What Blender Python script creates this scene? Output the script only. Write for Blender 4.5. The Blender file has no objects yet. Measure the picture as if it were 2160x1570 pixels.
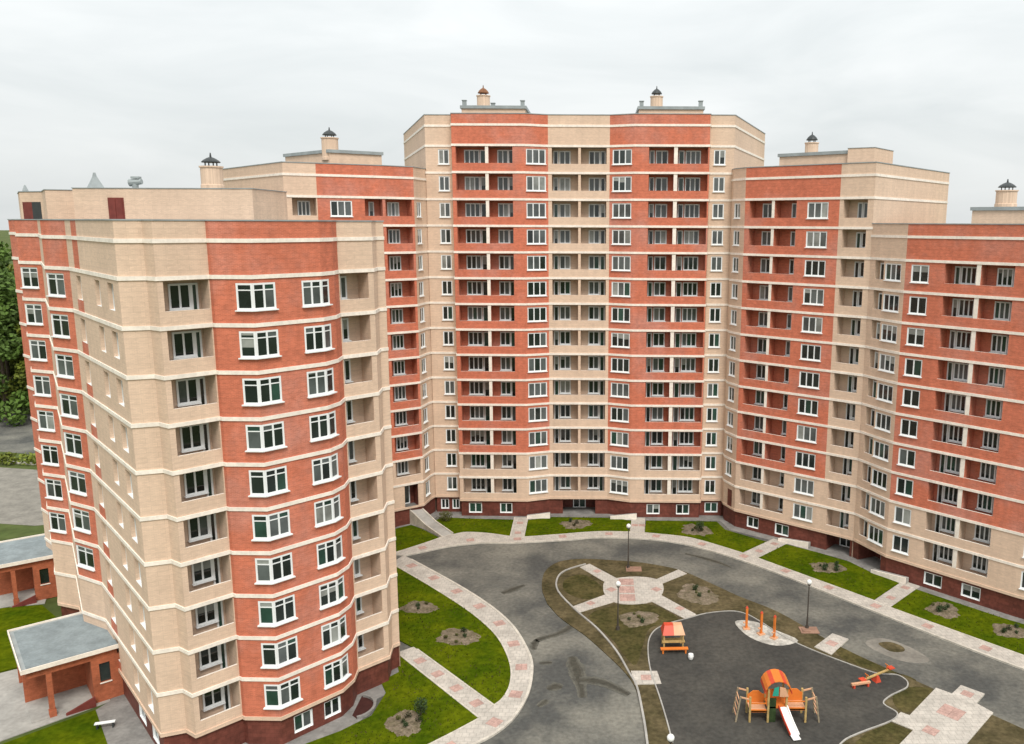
import bpy, bmesh, math, random
from math import sin, cos, pi, radians, atan2, sqrt, hypot
from mathutils import Vector, Matrix
from mathutils.geometry import tessellate_polygon
random.seed(7)
SC = bpy.context.scene
COL = SC.collection

# ------------------------------------------------------------------ camera
CAM_Z = 35.4
pitch, roll = radians(10.113), radians(0.265)
F = Vector((0, cos(pitch), -sin(pitch))); U = Vector((0, sin(pitch), cos(pitch))); R = Vector((1, 0, 0))
R2 = R*cos(roll) + U*sin(roll); U2 = -R*sin(roll) + U*cos(roll)
cam_d = bpy.data.cameras.new('camera'); cam = bpy.data.objects.new('camera', cam_d); COL.objects.link(cam)
M = Matrix.Identity(4)
for i in range(3):
    M[i][0], M[i][1], M[i][2] = R2[i], U2[i], -F[i]
M[2][3] = CAM_Z
cam.matrix_world = M
cam_d.sensor_width = 36; cam_d.lens = 36*1769.44/2160
cam_d.shift_x = -177.3/2160; cam_d.shift_y = 0.8/2160
cam_d.clip_end = 6000; cam_d.clip_start = 0.5
SC.camera = cam

# ------------------------------------------------------------------ world and light
SUN_EL, SUN_AZ = radians(52), radians(163)       # azimuth clockwise from +Y (behind the camera, to its right)
W = bpy.data.worlds.new('World'); SC.world = W; W.use_nodes = True
nt = W.node_tree; nt.nodes.clear()
def N(t, tree=None, **kw):
    n = (tree or nt).nodes.new(t)
    for k, v in kw.items(): setattr(n, k, v)
    return n
out = N('ShaderNodeOutputWorld'); bg = N('ShaderNodeBackground')
sky = N('ShaderNodeTexSky', sky_type='NISHITA', sun_disc=False)
sky.sun_elevation = SUN_EL; sky.sun_rotation = SUN_AZ; sky.air_density = 1.0; sky.dust_density = 3.0
skyscale = N('ShaderNodeMixRGB', blend_type='MULTIPLY'); skyscale.inputs[0].default_value = 1
skyscale.inputs[2].default_value = (0.075, 0.075, 0.075, 1)
nt.links.new(sky.outputs[0], skyscale.inputs[1])
tc = N('ShaderNodeTexCoord'); mp = N('ShaderNodeMapping'); mp.inputs['Scale'].default_value = (1.0, 1.0, 4.2)
nt.links.new(tc.outputs['Generated'], mp.inputs[0])
nz = N('ShaderNodeTexNoise'); nz.inputs['Scale'].default_value = 3.1; nz.inputs['Detail'].default_value = 7; nz.inputs['Roughness'].default_value = 0.52
nz.inputs['Distortion'].default_value = 0.5
nt.links.new(mp.outputs[0], nz.inputs['Vector'])
cr = N('ShaderNodeValToRGB')
cr.color_ramp.elements[0].position = 0.30; cr.color_ramp.elements[0].color = (0.468, 0.494, 0.496, 1)
cr.color_ramp.elements[1].position = 0.72; cr.color_ramp.elements[1].color = (0.592, 0.606, 0.603, 1)
nt.links.new(nz.outputs['Fac'], cr.inputs[0])
sep = N('ShaderNodeSeparateXYZ'); nt.links.new(tc.outputs['Generated'], sep.inputs[0])
mx = N('ShaderNodeMath', operation='MAXIMUM'); nt.links.new(sep.outputs[2], mx.inputs[0]); mx.inputs[1].default_value = 0
gr = N('ShaderNodeMath', operation='MULTIPLY_ADD'); nt.links.new(mx.outputs[0], gr.inputs[0]); gr.inputs[1].default_value = 0.95; gr.inputs[2].default_value = 0.885
cl = N('ShaderNodeMixRGB', blend_type='MULTIPLY'); cl.inputs[0].default_value = 1
nt.links.new(cr.outputs[0], cl.inputs[1]); nt.links.new(gr.outputs[0], cl.inputs[2])
mixs = N('ShaderNodeMixRGB'); mixs.inputs[0].default_value = 0.93
nt.links.new(skyscale.outputs[0], mixs.inputs[1]); nt.links.new(cl.outputs[0], mixs.inputs[2])
nt.links.new(mixs.outputs[0], bg.inputs['Color']); bg.inputs['Strength'].default_value = 1.0
nt.links.new(bg.outputs[0], out.inputs[0])
sun_d = bpy.data.lights.new('sun', 'SUN'); sun_d.energy = 1.5; sun_d.angle = radians(22); sun_d.color = (1, 0.965, 0.91)
sun = bpy.data.objects.new('sun', sun_d); COL.objects.link(sun)
sdir = Vector((sin(SUN_AZ)*cos(SUN_EL), cos(SUN_AZ)*cos(SUN_EL), sin(SUN_EL)))
sun.rotation_euler = sdir.to_track_quat('Z', 'Y').to_euler(); sun.location = sdir*200

vs = SC.view_settings
vs.view_transform = 'Standard'; vs.look = 'None'; vs.exposure = 0.74; vs.gamma = 1.0; vs.use_curve_mapping = False
SC.cycles.use_denoising = True
SC.cycles.max_bounces = 5; SC.cycles.diffuse_bounces = 3; SC.cycles.caustics_reflective = False; SC.cycles.caustics_refractive = False

# ------------------------------------------------------------------ materials
MAT = {}
def mat(name, color, rough=0.85, var=0.15, scale=1.2, fine=0.0, fscale=14.0, color2=None, bump=0.0, bscale=20, spec=0.3,
        brick=None, course=0.0, streak=0.0, metallic=0.0, coord='Object', thr=None):
    m = bpy.data.materials.new(name); m.use_nodes = True
    t = m.node_tree; t.nodes.clear()
    o = N('ShaderNodeOutputMaterial', t); b = N('ShaderNodeBsdfPrincipled', t)
    t.links.new(b.outputs[0], o.inputs[0])
    b.inputs['Roughness'].default_value = rough; b.inputs['Metallic'].default_value = metallic
    b.inputs['Specular IOR Level'].default_value = spec
    tcn = N('ShaderNodeTexCoord', t); geo = N('ShaderNodeNewGeometry', t)
    src = geo.outputs['Position'] if coord == 'World' else tcn.outputs[coord]
    c = (*color, 1)
    if color2 is None: color2 = tuple(max(0, x*(1-2.2*var)) for x in color)
    n1 = N('ShaderNodeTexNoise', t); n1.inputs['Scale'].default_value = scale; n1.inputs['Detail'].default_value = 6
    n1.inputs['Roughness'].default_value = 0.6
    t.links.new(src, n1.inputs['Vector'])
    rp = N('ShaderNodeValToRGB', t)
    p0, p1 = thr or (0.36, 0.64)
    rp.color_ramp.elements[0].position = p0; rp.color_ramp.elements[0].color = (*color2, 1)
    rp.color_ramp.elements[1].position = p1; rp.color_ramp.elements[1].color = c
    t.links.new(n1.outputs['Fac'], rp.inputs[0])
    col = rp.outputs[0]
    def mul(a, fac_socket, lo, hi):
        mr = N('ShaderNodeMapRange', t); mr.inputs['From Min'].default_value = 0.3; mr.inputs['From Max'].default_value = 0.7
        mr.inputs['To Min'].default_value = lo; mr.inputs['To Max'].default_value = hi
        t.links.new(fac_socket, mr.inputs['Value'])
        mm = N('ShaderNodeMixRGB', t, blend_type='MULTIPLY'); mm.inputs[0].default_value = 1
        t.links.new(a, mm.inputs[1]); t.links.new(mr.outputs[0], mm.inputs[2])
        return mm.outputs[0]
    if fine:
        n2 = N('ShaderNodeTexNoise', t); n2.inputs['Scale'].default_value = fscale; n2.inputs['Detail'].default_value = 3
        t.links.new(src, n2.inputs['Vector'])
        col = mul(col, n2.outputs['Fac'], 1-fine, 1+fine)
    if streak:
        mpn = N('ShaderNodeMapping', t); mpn.inputs['Scale'].default_value = (1.5, 1.5, 0.08)
        t.links.new(src, mpn.inputs[0])
        n3 = N('ShaderNodeTexNoise', t); n3.inputs['Scale'].default_value = 1.0; n3.inputs['Detail'].default_value = 4
        t.links.new(mpn.outputs[0], n3.inputs['Vector'])
        col = mul(col, n3.outputs['Fac'], 1-streak, 1+streak*0.5)
    if brick:
        bt = N('ShaderNodeTexBrick', t)
        bt.inputs['Scale'].default_value = 1.0; bt.inputs['Brick Width'].default_value = brick[0]; bt.inputs['Row Height'].default_value = brick[1]
        bt.inputs['Mortar Size'].default_value = brick[2]; bt.inputs['Bias'].default_value = 0.0
        v = brick[3]
        bt.inputs['Color1'].default_value = (1-v, 1-v, 1-v, 1); bt.inputs['Color2'].default_value = (1+v, 1+v, 1+v, 1)
        bt.inputs['Mortar'].default_value = (*brick[4], 1)
        t.links.new(tcn.outputs['UV'], bt.inputs['Vector'])
        mm = N('ShaderNodeMixRGB', t, blend_type='MULTIPLY'); mm.inputs[0].default_value = 1
        t.links.new(col, mm.inputs[1]); t.links.new(bt.outputs['Color'], mm.inputs[2]); col = mm.outputs[0]
    if course:
        ct = N('ShaderNodeTexBrick', t)
        ct.inputs['Scale'].default_value = 1.0; ct.inputs['Brick Width'].default_value = 1.3; ct.inputs['Row Height'].default_value = 0.312
        ct.inputs['Mortar Size'].default_value = 0.026; ct.inputs['Mortar Smooth'].default_value = 0.6
        ct.inputs['Color1'].default_value = (1-course*0.45,)*3+(1,); ct.inputs['Color2'].default_value = (1+course*0.45,)*3+(1,)
        ct.inputs['Mortar'].default_value = (1-course*1.7,)*3+(1,)
        t.links.new(tcn.outputs['UV'], ct.inputs['Vector'])
        mm = N('ShaderNodeMixRGB', t, blend_type='MULTIPLY'); mm.inputs[0].default_value = 1
        t.links.new(col, mm.inputs[1]); t.links.new(ct.outputs['Color'], mm.inputs[2]); col = mm.outputs[0]
    t.links.new(col, b.inputs['Base Color'])
    if bump:
        n4 = N('ShaderNodeTexNoise', t); n4.inputs['Scale'].default_value = bscale; n4.inputs['Detail'].default_value = 4
        t.links.new(src, n4.inputs['Vector'])
        bp = N('ShaderNodeBump', t); bp.inputs['Strength'].default_value = bump; bp.inputs['Distance'].default_value = 0.05
        t.links.new(n4.outputs['Fac'], bp.inputs['Height']); t.links.new(bp.outputs[0], b.inputs['Normal'])
    MAT[name] = m
    return m
mat('red_brick', (0.545, 0.156, 0.084), color2=(0.525, 0.205, 0.140), thr=(0.30, 0.52), scale=0.22, fine=0.10, fscale=2.2, streak=0.08, course=0.07, brick=(0.26, 0.078, 0.012, 0.13, (1.15, 1.3, 1.5)), coord='World')
mat('beige_brick', (0.735, 0.538, 0.398), var=0.035, scale=0.22, fine=0.035, fscale=2.0, streak=0.06, course=0.05, brick=(0.26, 0.078, 0.012, 0.07, (0.9, 0.9, 0.9)), coord='World')
mat('cream_trim', (0.90, 0.81, 0.71), var=0.06, scale=0.8, fine=0.08, fscale=4, coord='World')
mat('plinth_tile', (0.175, 0.052, 0.036), rough=0.55, var=0.14, scale=0.6, fine=0.2, fscale=3, brick=(0.6, 0.3, 0.012, 0.12, (0.7, 0.7, 0.7)), coord='World')
mat('soffit', (0.30, 0.28, 0.25), var=0.1, coord='World')  # ceiling colour lowered to paint in the loggia's upper shadow
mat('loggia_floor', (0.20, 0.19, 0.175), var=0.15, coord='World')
mat('pvc_white', (0.82, 0.83, 0.82), rough=0.4, var=0.02)
mat('roof_felt', (0.25, 0.29, 0.30), var=0.12, scale=0.9, fine=0.1, fscale=5, coord='World')
mat('roof_metal', (0.33, 0.36, 0.36), rough=0.5, var=0.1, scale=1, coord='World')
mat('dark_metal', (0.045, 0.05, 0.05), rough=0.45, var=0.1)
mat('pit_shade_tile', (0.060, 0.018, 0.014), rough=0.7, var=0.15, scale=2)  # maroon tile darkened: the depth shade of the flat pit is painted in
mat('maroon_paint', (0.20, 0.045, 0.035), rough=0.6, var=0.12, scale=2)
mat('porch_brick', (0.42, 0.12, 0.055), var=0.12, scale=0.6, fine=0.14, fscale=3.5, brick=(0.26, 0.078, 0.012, 0.13, (1.1, 1.2, 1.3)), coord='World')
mat('asphalt', (0.190, 0.180, 0.150), var=0.2, scale=0.14, fine=0.20, fscale=3.0, color2=(0.072, 0.072, 0.066), thr=(0.39, 0.64), bump=0.25, bscale=12, coord='World')
mat('wet_asphalt', (0.100, 0.094, 0.072), rough=0.6, var=0.2, scale=1.2, fine=0.15, fscale=4, coord='World')
mat('dusty_asphalt', (0.25, 0.23, 0.195), var=0.15, scale=0.5, fine=0.12, fscale=3, coord='World')
mat('play_asphalt', (0.068, 0.063, 0.053), color2=(0.044, 0.042, 0.037), thr=(0.38, 0.64), scale=0.22, fine=0.22, fscale=3.0, bump=0.15, bscale=8, coord='World')
mat('paving', (0.52, 0.475, 0.415), var=0.1, scale=0.7, fine=0.1, fscale=4, brick=(0.5, 0.5, 0.02, 0.05, (0.72, 0.72, 0.72)), coord='World')
mat('pink_paver', (0.50, 0.325, 0.275), var=0.12, scale=1.5, fine=0.12, fscale=6, brick=(0.5, 0.5, 0.02, 0.06, (0.75, 0.75, 0.75)), coord='World')
mat('kerb', (0.60, 0.55, 0.47), var=0.12, scale=1.4, fine=0.1, fscale=7, coord='World')
mat('concrete', (0.40, 0.38, 0.345), var=0.12, scale=0.5, fine=0.1, fscale=3, coord='World')
mat('apron', (0.27, 0.255, 0.235), var=0.16, scale=0.7, fine=0.12, fscale=4, coord='World')
mat('lawn', (0.094, 0.115, 0.004), rough=0.95, var=0.2, scale=0.3, fine=0.2, fscale=2.4, color2=(0.044, 0.074, 0.003), thr=(0.36, 0.66), bump=0.7, bscale=6, spec=0.0, coord='World')
mat('lawn_worn', (0.090, 0.073, 0.028), rough=0.95, var=0.2, scale=0.45, fine=0.3, fscale=3.2, color2=(0.043, 0.041, 0.012), thr=(0.35, 0.62), bump=0.6, bscale=9, spec=0.1, coord='World')
mat('soil', (0.118, 0.092, 0.048), rough=0.97, var=0.2, scale=0.38, fine=0.28, fscale=2.6, color2=(0.058, 0.048, 0.022), thr=(0.35, 0.62), bump=0.8, bscale=7, spec=0.1, coord='World')
mat('mulch', (0.215, 0.170, 0.125), rough=0.97, var=0.2, scale=1.4, fine=0.3, fscale=5, color2=(0.12, 0.10, 0.06), bump=0.8, bscale=7, spec=0.1, coord='World')
mat('sand', (0.55, 0.52, 0.46), rough=0.95, var=0.2, scale=1.1, fine=0.2, fscale=5, bump=0.5, coord='World')
mat('far_ground', (0.110, 0.125, 0.040), rough=0.97, var=0.2, scale=0.05, fine=0.25, fscale=0.6, color2=(0.05, 0.075, 0.02), spec=0.1, coord='World')
mat('bark', (0.12, 0.09, 0.06), var=0.2, scale=3)
mat('leaf_dark', (0.095, 0.165, 0.024), rough=0.7, var=0.25, scale=0.3, coord='World')
mat('leaf_light', (0.170, 0.205, 0.022), rough=0.7, var=0.25, scale=0.3, coord='World')
mat('shrub_leaf', (0.040, 0.070, 0.020), rough=0.8, var=0.25, scale=2)
mat('shrub_olive', (0.115, 0.115, 0.030), rough=0.8, var=0.25, scale=2)
mat('orange_paint', (0.72, 0.20, 0.035), rough=0.45, var=0.06)
mat('red_paint', (0.60, 0.075, 0.035), rough=0.45, var=0.06)
mat('yellow_wood', (0.52, 0.36, 0.14), rough=0.7, var=0.15, scale=3)
mat('peach_paint', (0.68, 0.38, 0.22), rough=0.55, var=0.08)
mat('teal_paint', (0.03, 0.34, 0.24), rough=0.45, var=0.06)
mat('tan_wood', (0.36, 0.29, 0.19), rough=0.8, var=0.2, scale=3)
mat('slide_white', (0.84, 0.83, 0.80), rough=0.3, var=0.02)
mat('lamp_glass', (0.80, 0.80, 0.76), rough=0.25, var=0.02)
mat('lamp_post', (0.075, 0.062, 0.05), rough=0.6, var=0.15)
mat('terracotta', (0.34, 0.20, 0.14), var=0.15)
mat('rust', (0.26, 0.12, 0.06), var=0.2)
def glass(name, c, rough, spec=0.6):
    m = mat(name, c, rough=rough, var=0.25, scale=0.35, spec=spec, coord='World')
    return m
glass('glass_dark', (0.022, 0.032, 0.029), 0.06)
glass('glass_green', (0.032, 0.078, 0.058), 0.08)
glass('glass_grey', (0.120, 0.135, 0.132), 0.10)
glass('glass_curtain_sky', (0.36, 0.37, 0.34), 0.15)  # pale pane colour: curtains, and sky reflection painted in

# ------------------------------------------------------------------ mesh helpers
class MB:
    def __init__(s): s.v = []; s.f = []; s.m = []; s.uv = []; s.sm = []
    def face(s, pts, m=0, uv=None, smooth=False):
        i = len(s.v); s.v += [tuple(p) for p in pts]; s.f.append(tuple(range(i, i+len(pts)))); s.m.append(m)
        s.uv.append(uv or [(p[0], p[1]) for p in pts]); s.sm.append(smooth)
    def box(s, a, b, m=0):
        x0, y0, z0 = a; x1, y1, z1 = b
        P = [(x0,y0,z0),(x1,y0,z0),(x1,y1,z0),(x0,y1,z0),(x0,y0,z1),(x1,y0,z1),(x1,y1,z1),(x0,y1,z1)]
        s.hexa(P, m)
    def hexa(s, P, m=0):
        for q in ((0,3,2,1),(4,5,6,7),(0,1,5,4),(1,2,6,5),(2,3,7,6),(3,0,4,7)):
            s.face([P[k] for k in q], m, uvside([P[k] for k in q]))
    def bar(s, p, q, w, h=None, m=0, up=(0,0,1)):
        p = Vector(p); q = Vector(q); d = (q-p).normalized(); u = Vector(up)
        if abs(d.dot(u)) > 0.95: u = Vector((0,1,0))
        a = d.cross(u).normalized(); b = a.cross(d).normalized(); h = h or w
        a *= w/2; b *= h/2
        s.hexa([p-a-b, p+a-b, q+a-b, q-a-b, p-a+b, p+a+b, q+a+b, q-a+b], m)
    def tube(s, p, q, r0, r1=None, n=10, m=0, cap=True):
        p = Vector(p); q = Vector(q); d = (q-p).normalized(); r1 = r0 if r1 is None else r1
        u = Vector((0,0,1)) if abs(d.z) < 0.9 else Vector((1,0,0))
        a = d.cross(u).normalized(); b = a.cross(d).normalized()
        A = [p+(a*cos(2*pi*k/n)+b*sin(2*pi*k/n))*r0 for k in range(n)]
        B = [q+(a*cos(2*pi*k/n)+b*sin(2*pi*k/n))*r1 for k in range(n)]
        for k in range(n):
            j = (k+1) % n; s.face([A[k], B[k], B[j], A[j]], m, smooth=True)
        if cap: s.face(A, m); s.face(B[::-1], m)
    def lathe(s, c, prof, n=16, m=0):
        c = Vector(c)
        rings = [[c+Vector((r*cos(2*pi*k/n), r*sin(2*pi*k/n), z)) for k in range(n)] for r, z in prof]
        for i in range(len(rings)-1):
            for k in range(n):
                j = (k+1) % n
                s.face([rings[i][k], rings[i][j], rings[i+1][j], rings[i+1][k]], m, smooth=True)
    def poly(s, pts, z, m=0, down=False):
        tri = tessellate_polygon([[Vector((x, y, 0)) for x, y in pts]])
        for t in tri:
            a = [pts[k] for k in t]
            ar = (a[1][0]-a[0][0])*(a[2][1]-a[0][1])-(a[1][1]-a[0][1])*(a[2][0]-a[0][0])
            if (ar < 0) != down: a = a[::-1]
            s.face([(x, y, z) for x, y in a], m, [(x, y) for x, y in a])
    def slab(s, pts, z0, z1, m=0, ms=None):
        ms = m if ms is None else ms
        s.poly(pts, z1, m)
        ar = sum(pts[i][0]*pts[(i+1) % len(pts)][1]-pts[(i+1) % len(pts)][0]*pts[i][1] for i in range(len(pts)))
        if ar < 0: pts = pts[::-1]
        u = 0
        for i in range(len(pts)):
            a = pts[i]; b = pts[(i+1) % len(pts)]; l = hypot(b[0]-a[0], b[1]-a[1])
            s.face([(a[0],a[1],z0),(b[0],b[1],z0),(b[0],b[1],z1),(a[0],a[1],z1)], ms, [(u,z0),(u+l,z0),(u+l,z1),(u,z1)]); u += l
    def mesh(s, name, mats):
        me = bpy.data.meshes.new(name); me.from_pydata(s.v, [], s.f)
        for mm in mats: me.materials.append(MAT[mm])
        me.polygons.foreach_set('material_index', s.m)
        me.polygons.foreach_set('use_smooth', s.sm)
        uvl = me.uv_layers.new(name='UVMap')
        flat = [c for f in s.uv for p in f for c in p]
        uvl.data.foreach_set('uv', flat)
        me.validate(); me.update()
        return me
def uvside(P):
    n = (Vector(P[1])-Vector(P[0])).cross(Vector(P[2])-Vector(P[0]))
    if abs(n.z) > max(abs(n.x), abs(n.y)): return [(p[0], p[1]) for p in P]
    if abs(n.x) > abs(n.y): return [(p[1], p[2]) for p in P]
    return [(p[0], p[2]) for p in P]
def link(name, me, parent=None, loc=(0,0,0), rz=0):
    o = bpy.data.objects.new(name, me); COL.objects.link(o)
    o.location = loc; o.rotation_euler = (0, 0, rz)
    if parent: o.parent = parent
    return o
def obj(name, mb, mats, parent=None, loc=(0,0,0), rz=0):
    if isinstance(mats, str): mats = [mats]
    return link(name, mb.mesh(name, mats), parent, loc, rz)
def tag(o, label, cat, group=None):
    o['label'] = label; o['category'] = cat
    if group: o['group'] = group
    return o
def struct(o, label=None):
    o['kind'] = 'structure'
    if label: o['label'] = label
    return o
def thing(name, label, cat, loc=(0,0,0), rz=0, group=None):
    return tag(link(name, None, None, loc, rz), label, cat, group)
def wpart(name, mb, mats, root):                       # a part whose mesh is in world coordinates
    return obj(name, mb, mats, root, tuple(-Vector(root.location)))
def offset(pts, d, closed=False):                      # d > 0: outwards (to the right of travel)
    n = len(pts); outp = []
    def nrm(a, b):
        l = hypot(b[0]-a[0], b[1]-a[1]); return ((b[1]-a[1])/l, -(b[0]-a[0])/l)
    for i in range(n):
        ns = []
        if i > 0 or closed: ns.append(nrm(pts[i-1], pts[i]))
        if i < n-1 or closed: ns.append(nrm(pts[i], pts[(i+1) % n]))
        if len(ns) == 1: nx, ny = ns[0]; k = 1
        else:
            nx, ny = ns[0][0]+ns[1][0], ns[0][1]+ns[1][1]; l = hypot(nx, ny)
            if l < 0.2: nx, ny = ns[0]; k = 1
            else:
                nx, ny = nx/l, ny/l; k = 1/max(0.45, nx*ns[0][0]+ny*ns[0][1])
        outp.append((pts[i][0]+nx*d*k, pts[i][1]+ny*d*k))
    return outp
def smooth(pts, n=5, closed=False):
    P = list(pts); L = len(P); res = []
    rng = range(L) if closed else range(L-1)
    for i in rng:
        p0 = P[(i-1) % L] if (closed or i > 0) else P[i]; p1 = P[i]; p2 = P[(i+1) % L]
        p3 = P[(i+2) % L] if (closed or i+2 < L) else p2
        for k in range(n):
            t = k/n
            res.append(tuple(0.5*((2*p1[j])+(-p0[j]+p2[j])*t+(2*p0[j]-5*p1[j]+4*p2[j]-p3[j])*t*t+(-p0[j]+3*p1[j]-3*p2[j]+p3[j])*t**3) for j in (0, 1)))
    if not closed: res.append(P[-1])
    return res

# ------------------------------------------------------------------ windows (frame > panes, sill)
WCACHE = {}
def window_meshes(w, h, n, transom, fw=0.12):
    key = (round(w, 2), round(h, 2), n, transom)
    if key in WCACHE: return WCACHE[key]
    mb = MB(); d0, d1 = -0.05, 0.05
    mb.box((0, d0, 0), (fw, d1, h)); mb.box((w-fw, d0, 0), (w, d1, h))
    mb.box((fw, d0, 0), (w-fw, d1, fw)); mb.box((fw, d0, h-fw), (w-fw, d1, h))
    iw = (w-2*fw-(n-1)*fw)/n; panes = []
    zt = h*0.74
    for k in range(n):
        x0 = fw+k*(iw+fw)
        if k: mb.box((x0-fw, d0, fw), (x0, d1, h-fw))
        if transom:
            mb.box((x0, d0+0.006, zt-0.035), (x0+iw, d1-0.006, zt+0.035))
            panes += [(x0, fw, iw, zt-0.035-fw), (x0, zt+0.035, iw, h-fw-zt-0.035)]
        else: panes.append((x0, fw, iw, h-2*fw))
    fm = mb.mesh('window', ['pvc_white'])
    pms = []
    for (x, z, pw, ph) in panes:
        p = MB(); p.box((0, -0.012, 0), (pw, 0.012, ph))
        q = MB(); zs_ = ph*(0.45+0.3*random.random()); q.box((0, -0.012, 0), (pw, 0.012, zs_), 0); q.box((0, -0.0115, zs_+0.001), (pw, 0.0115, ph), 1)
        pms.append(((x, 0, z), [p.mesh('pane', [g]) for g in ('glass_dark', 'glass_green', 'glass_grey', 'glass_curtain_sky')]+[q.mesh('pane', ['glass_dark', 'glass_curtain_sky'])]))
    sb = MB(); sb.box((-0.07, -0.24, -0.075), (w+0.07, 0.02, -0.004))
    sm = sb.mesh('sill', ['pvc_white'])
    WCACHE[key] = (fm, pms, sm)
    return WCACHE[key]
RW = random.Random(11)
def add_window(parent, base, p, ang, w, h, n, transom=False, sill=True, name='window', pale=0.2):
    fm, pms, sm = window_meshes(w, h, n, transom)
    o = link(name, fm, parent, tuple(Vector(p)-Vector(base)), ang)
    mood = RW.random(); blind = RW.random() < 0.13
    for loc, ms in pms:
        r = RW.random()*0.5+mood*0.5
        g = 3 if r > 1-pale*0.55 else 2 if r > 0.82-pale else 1 if r > 0.52 else 0
        if g < 2 and blind: g = 4
        link('pane', ms[g], o, loc)
    if sill: link('sill', sm, o)
    return o

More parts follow.
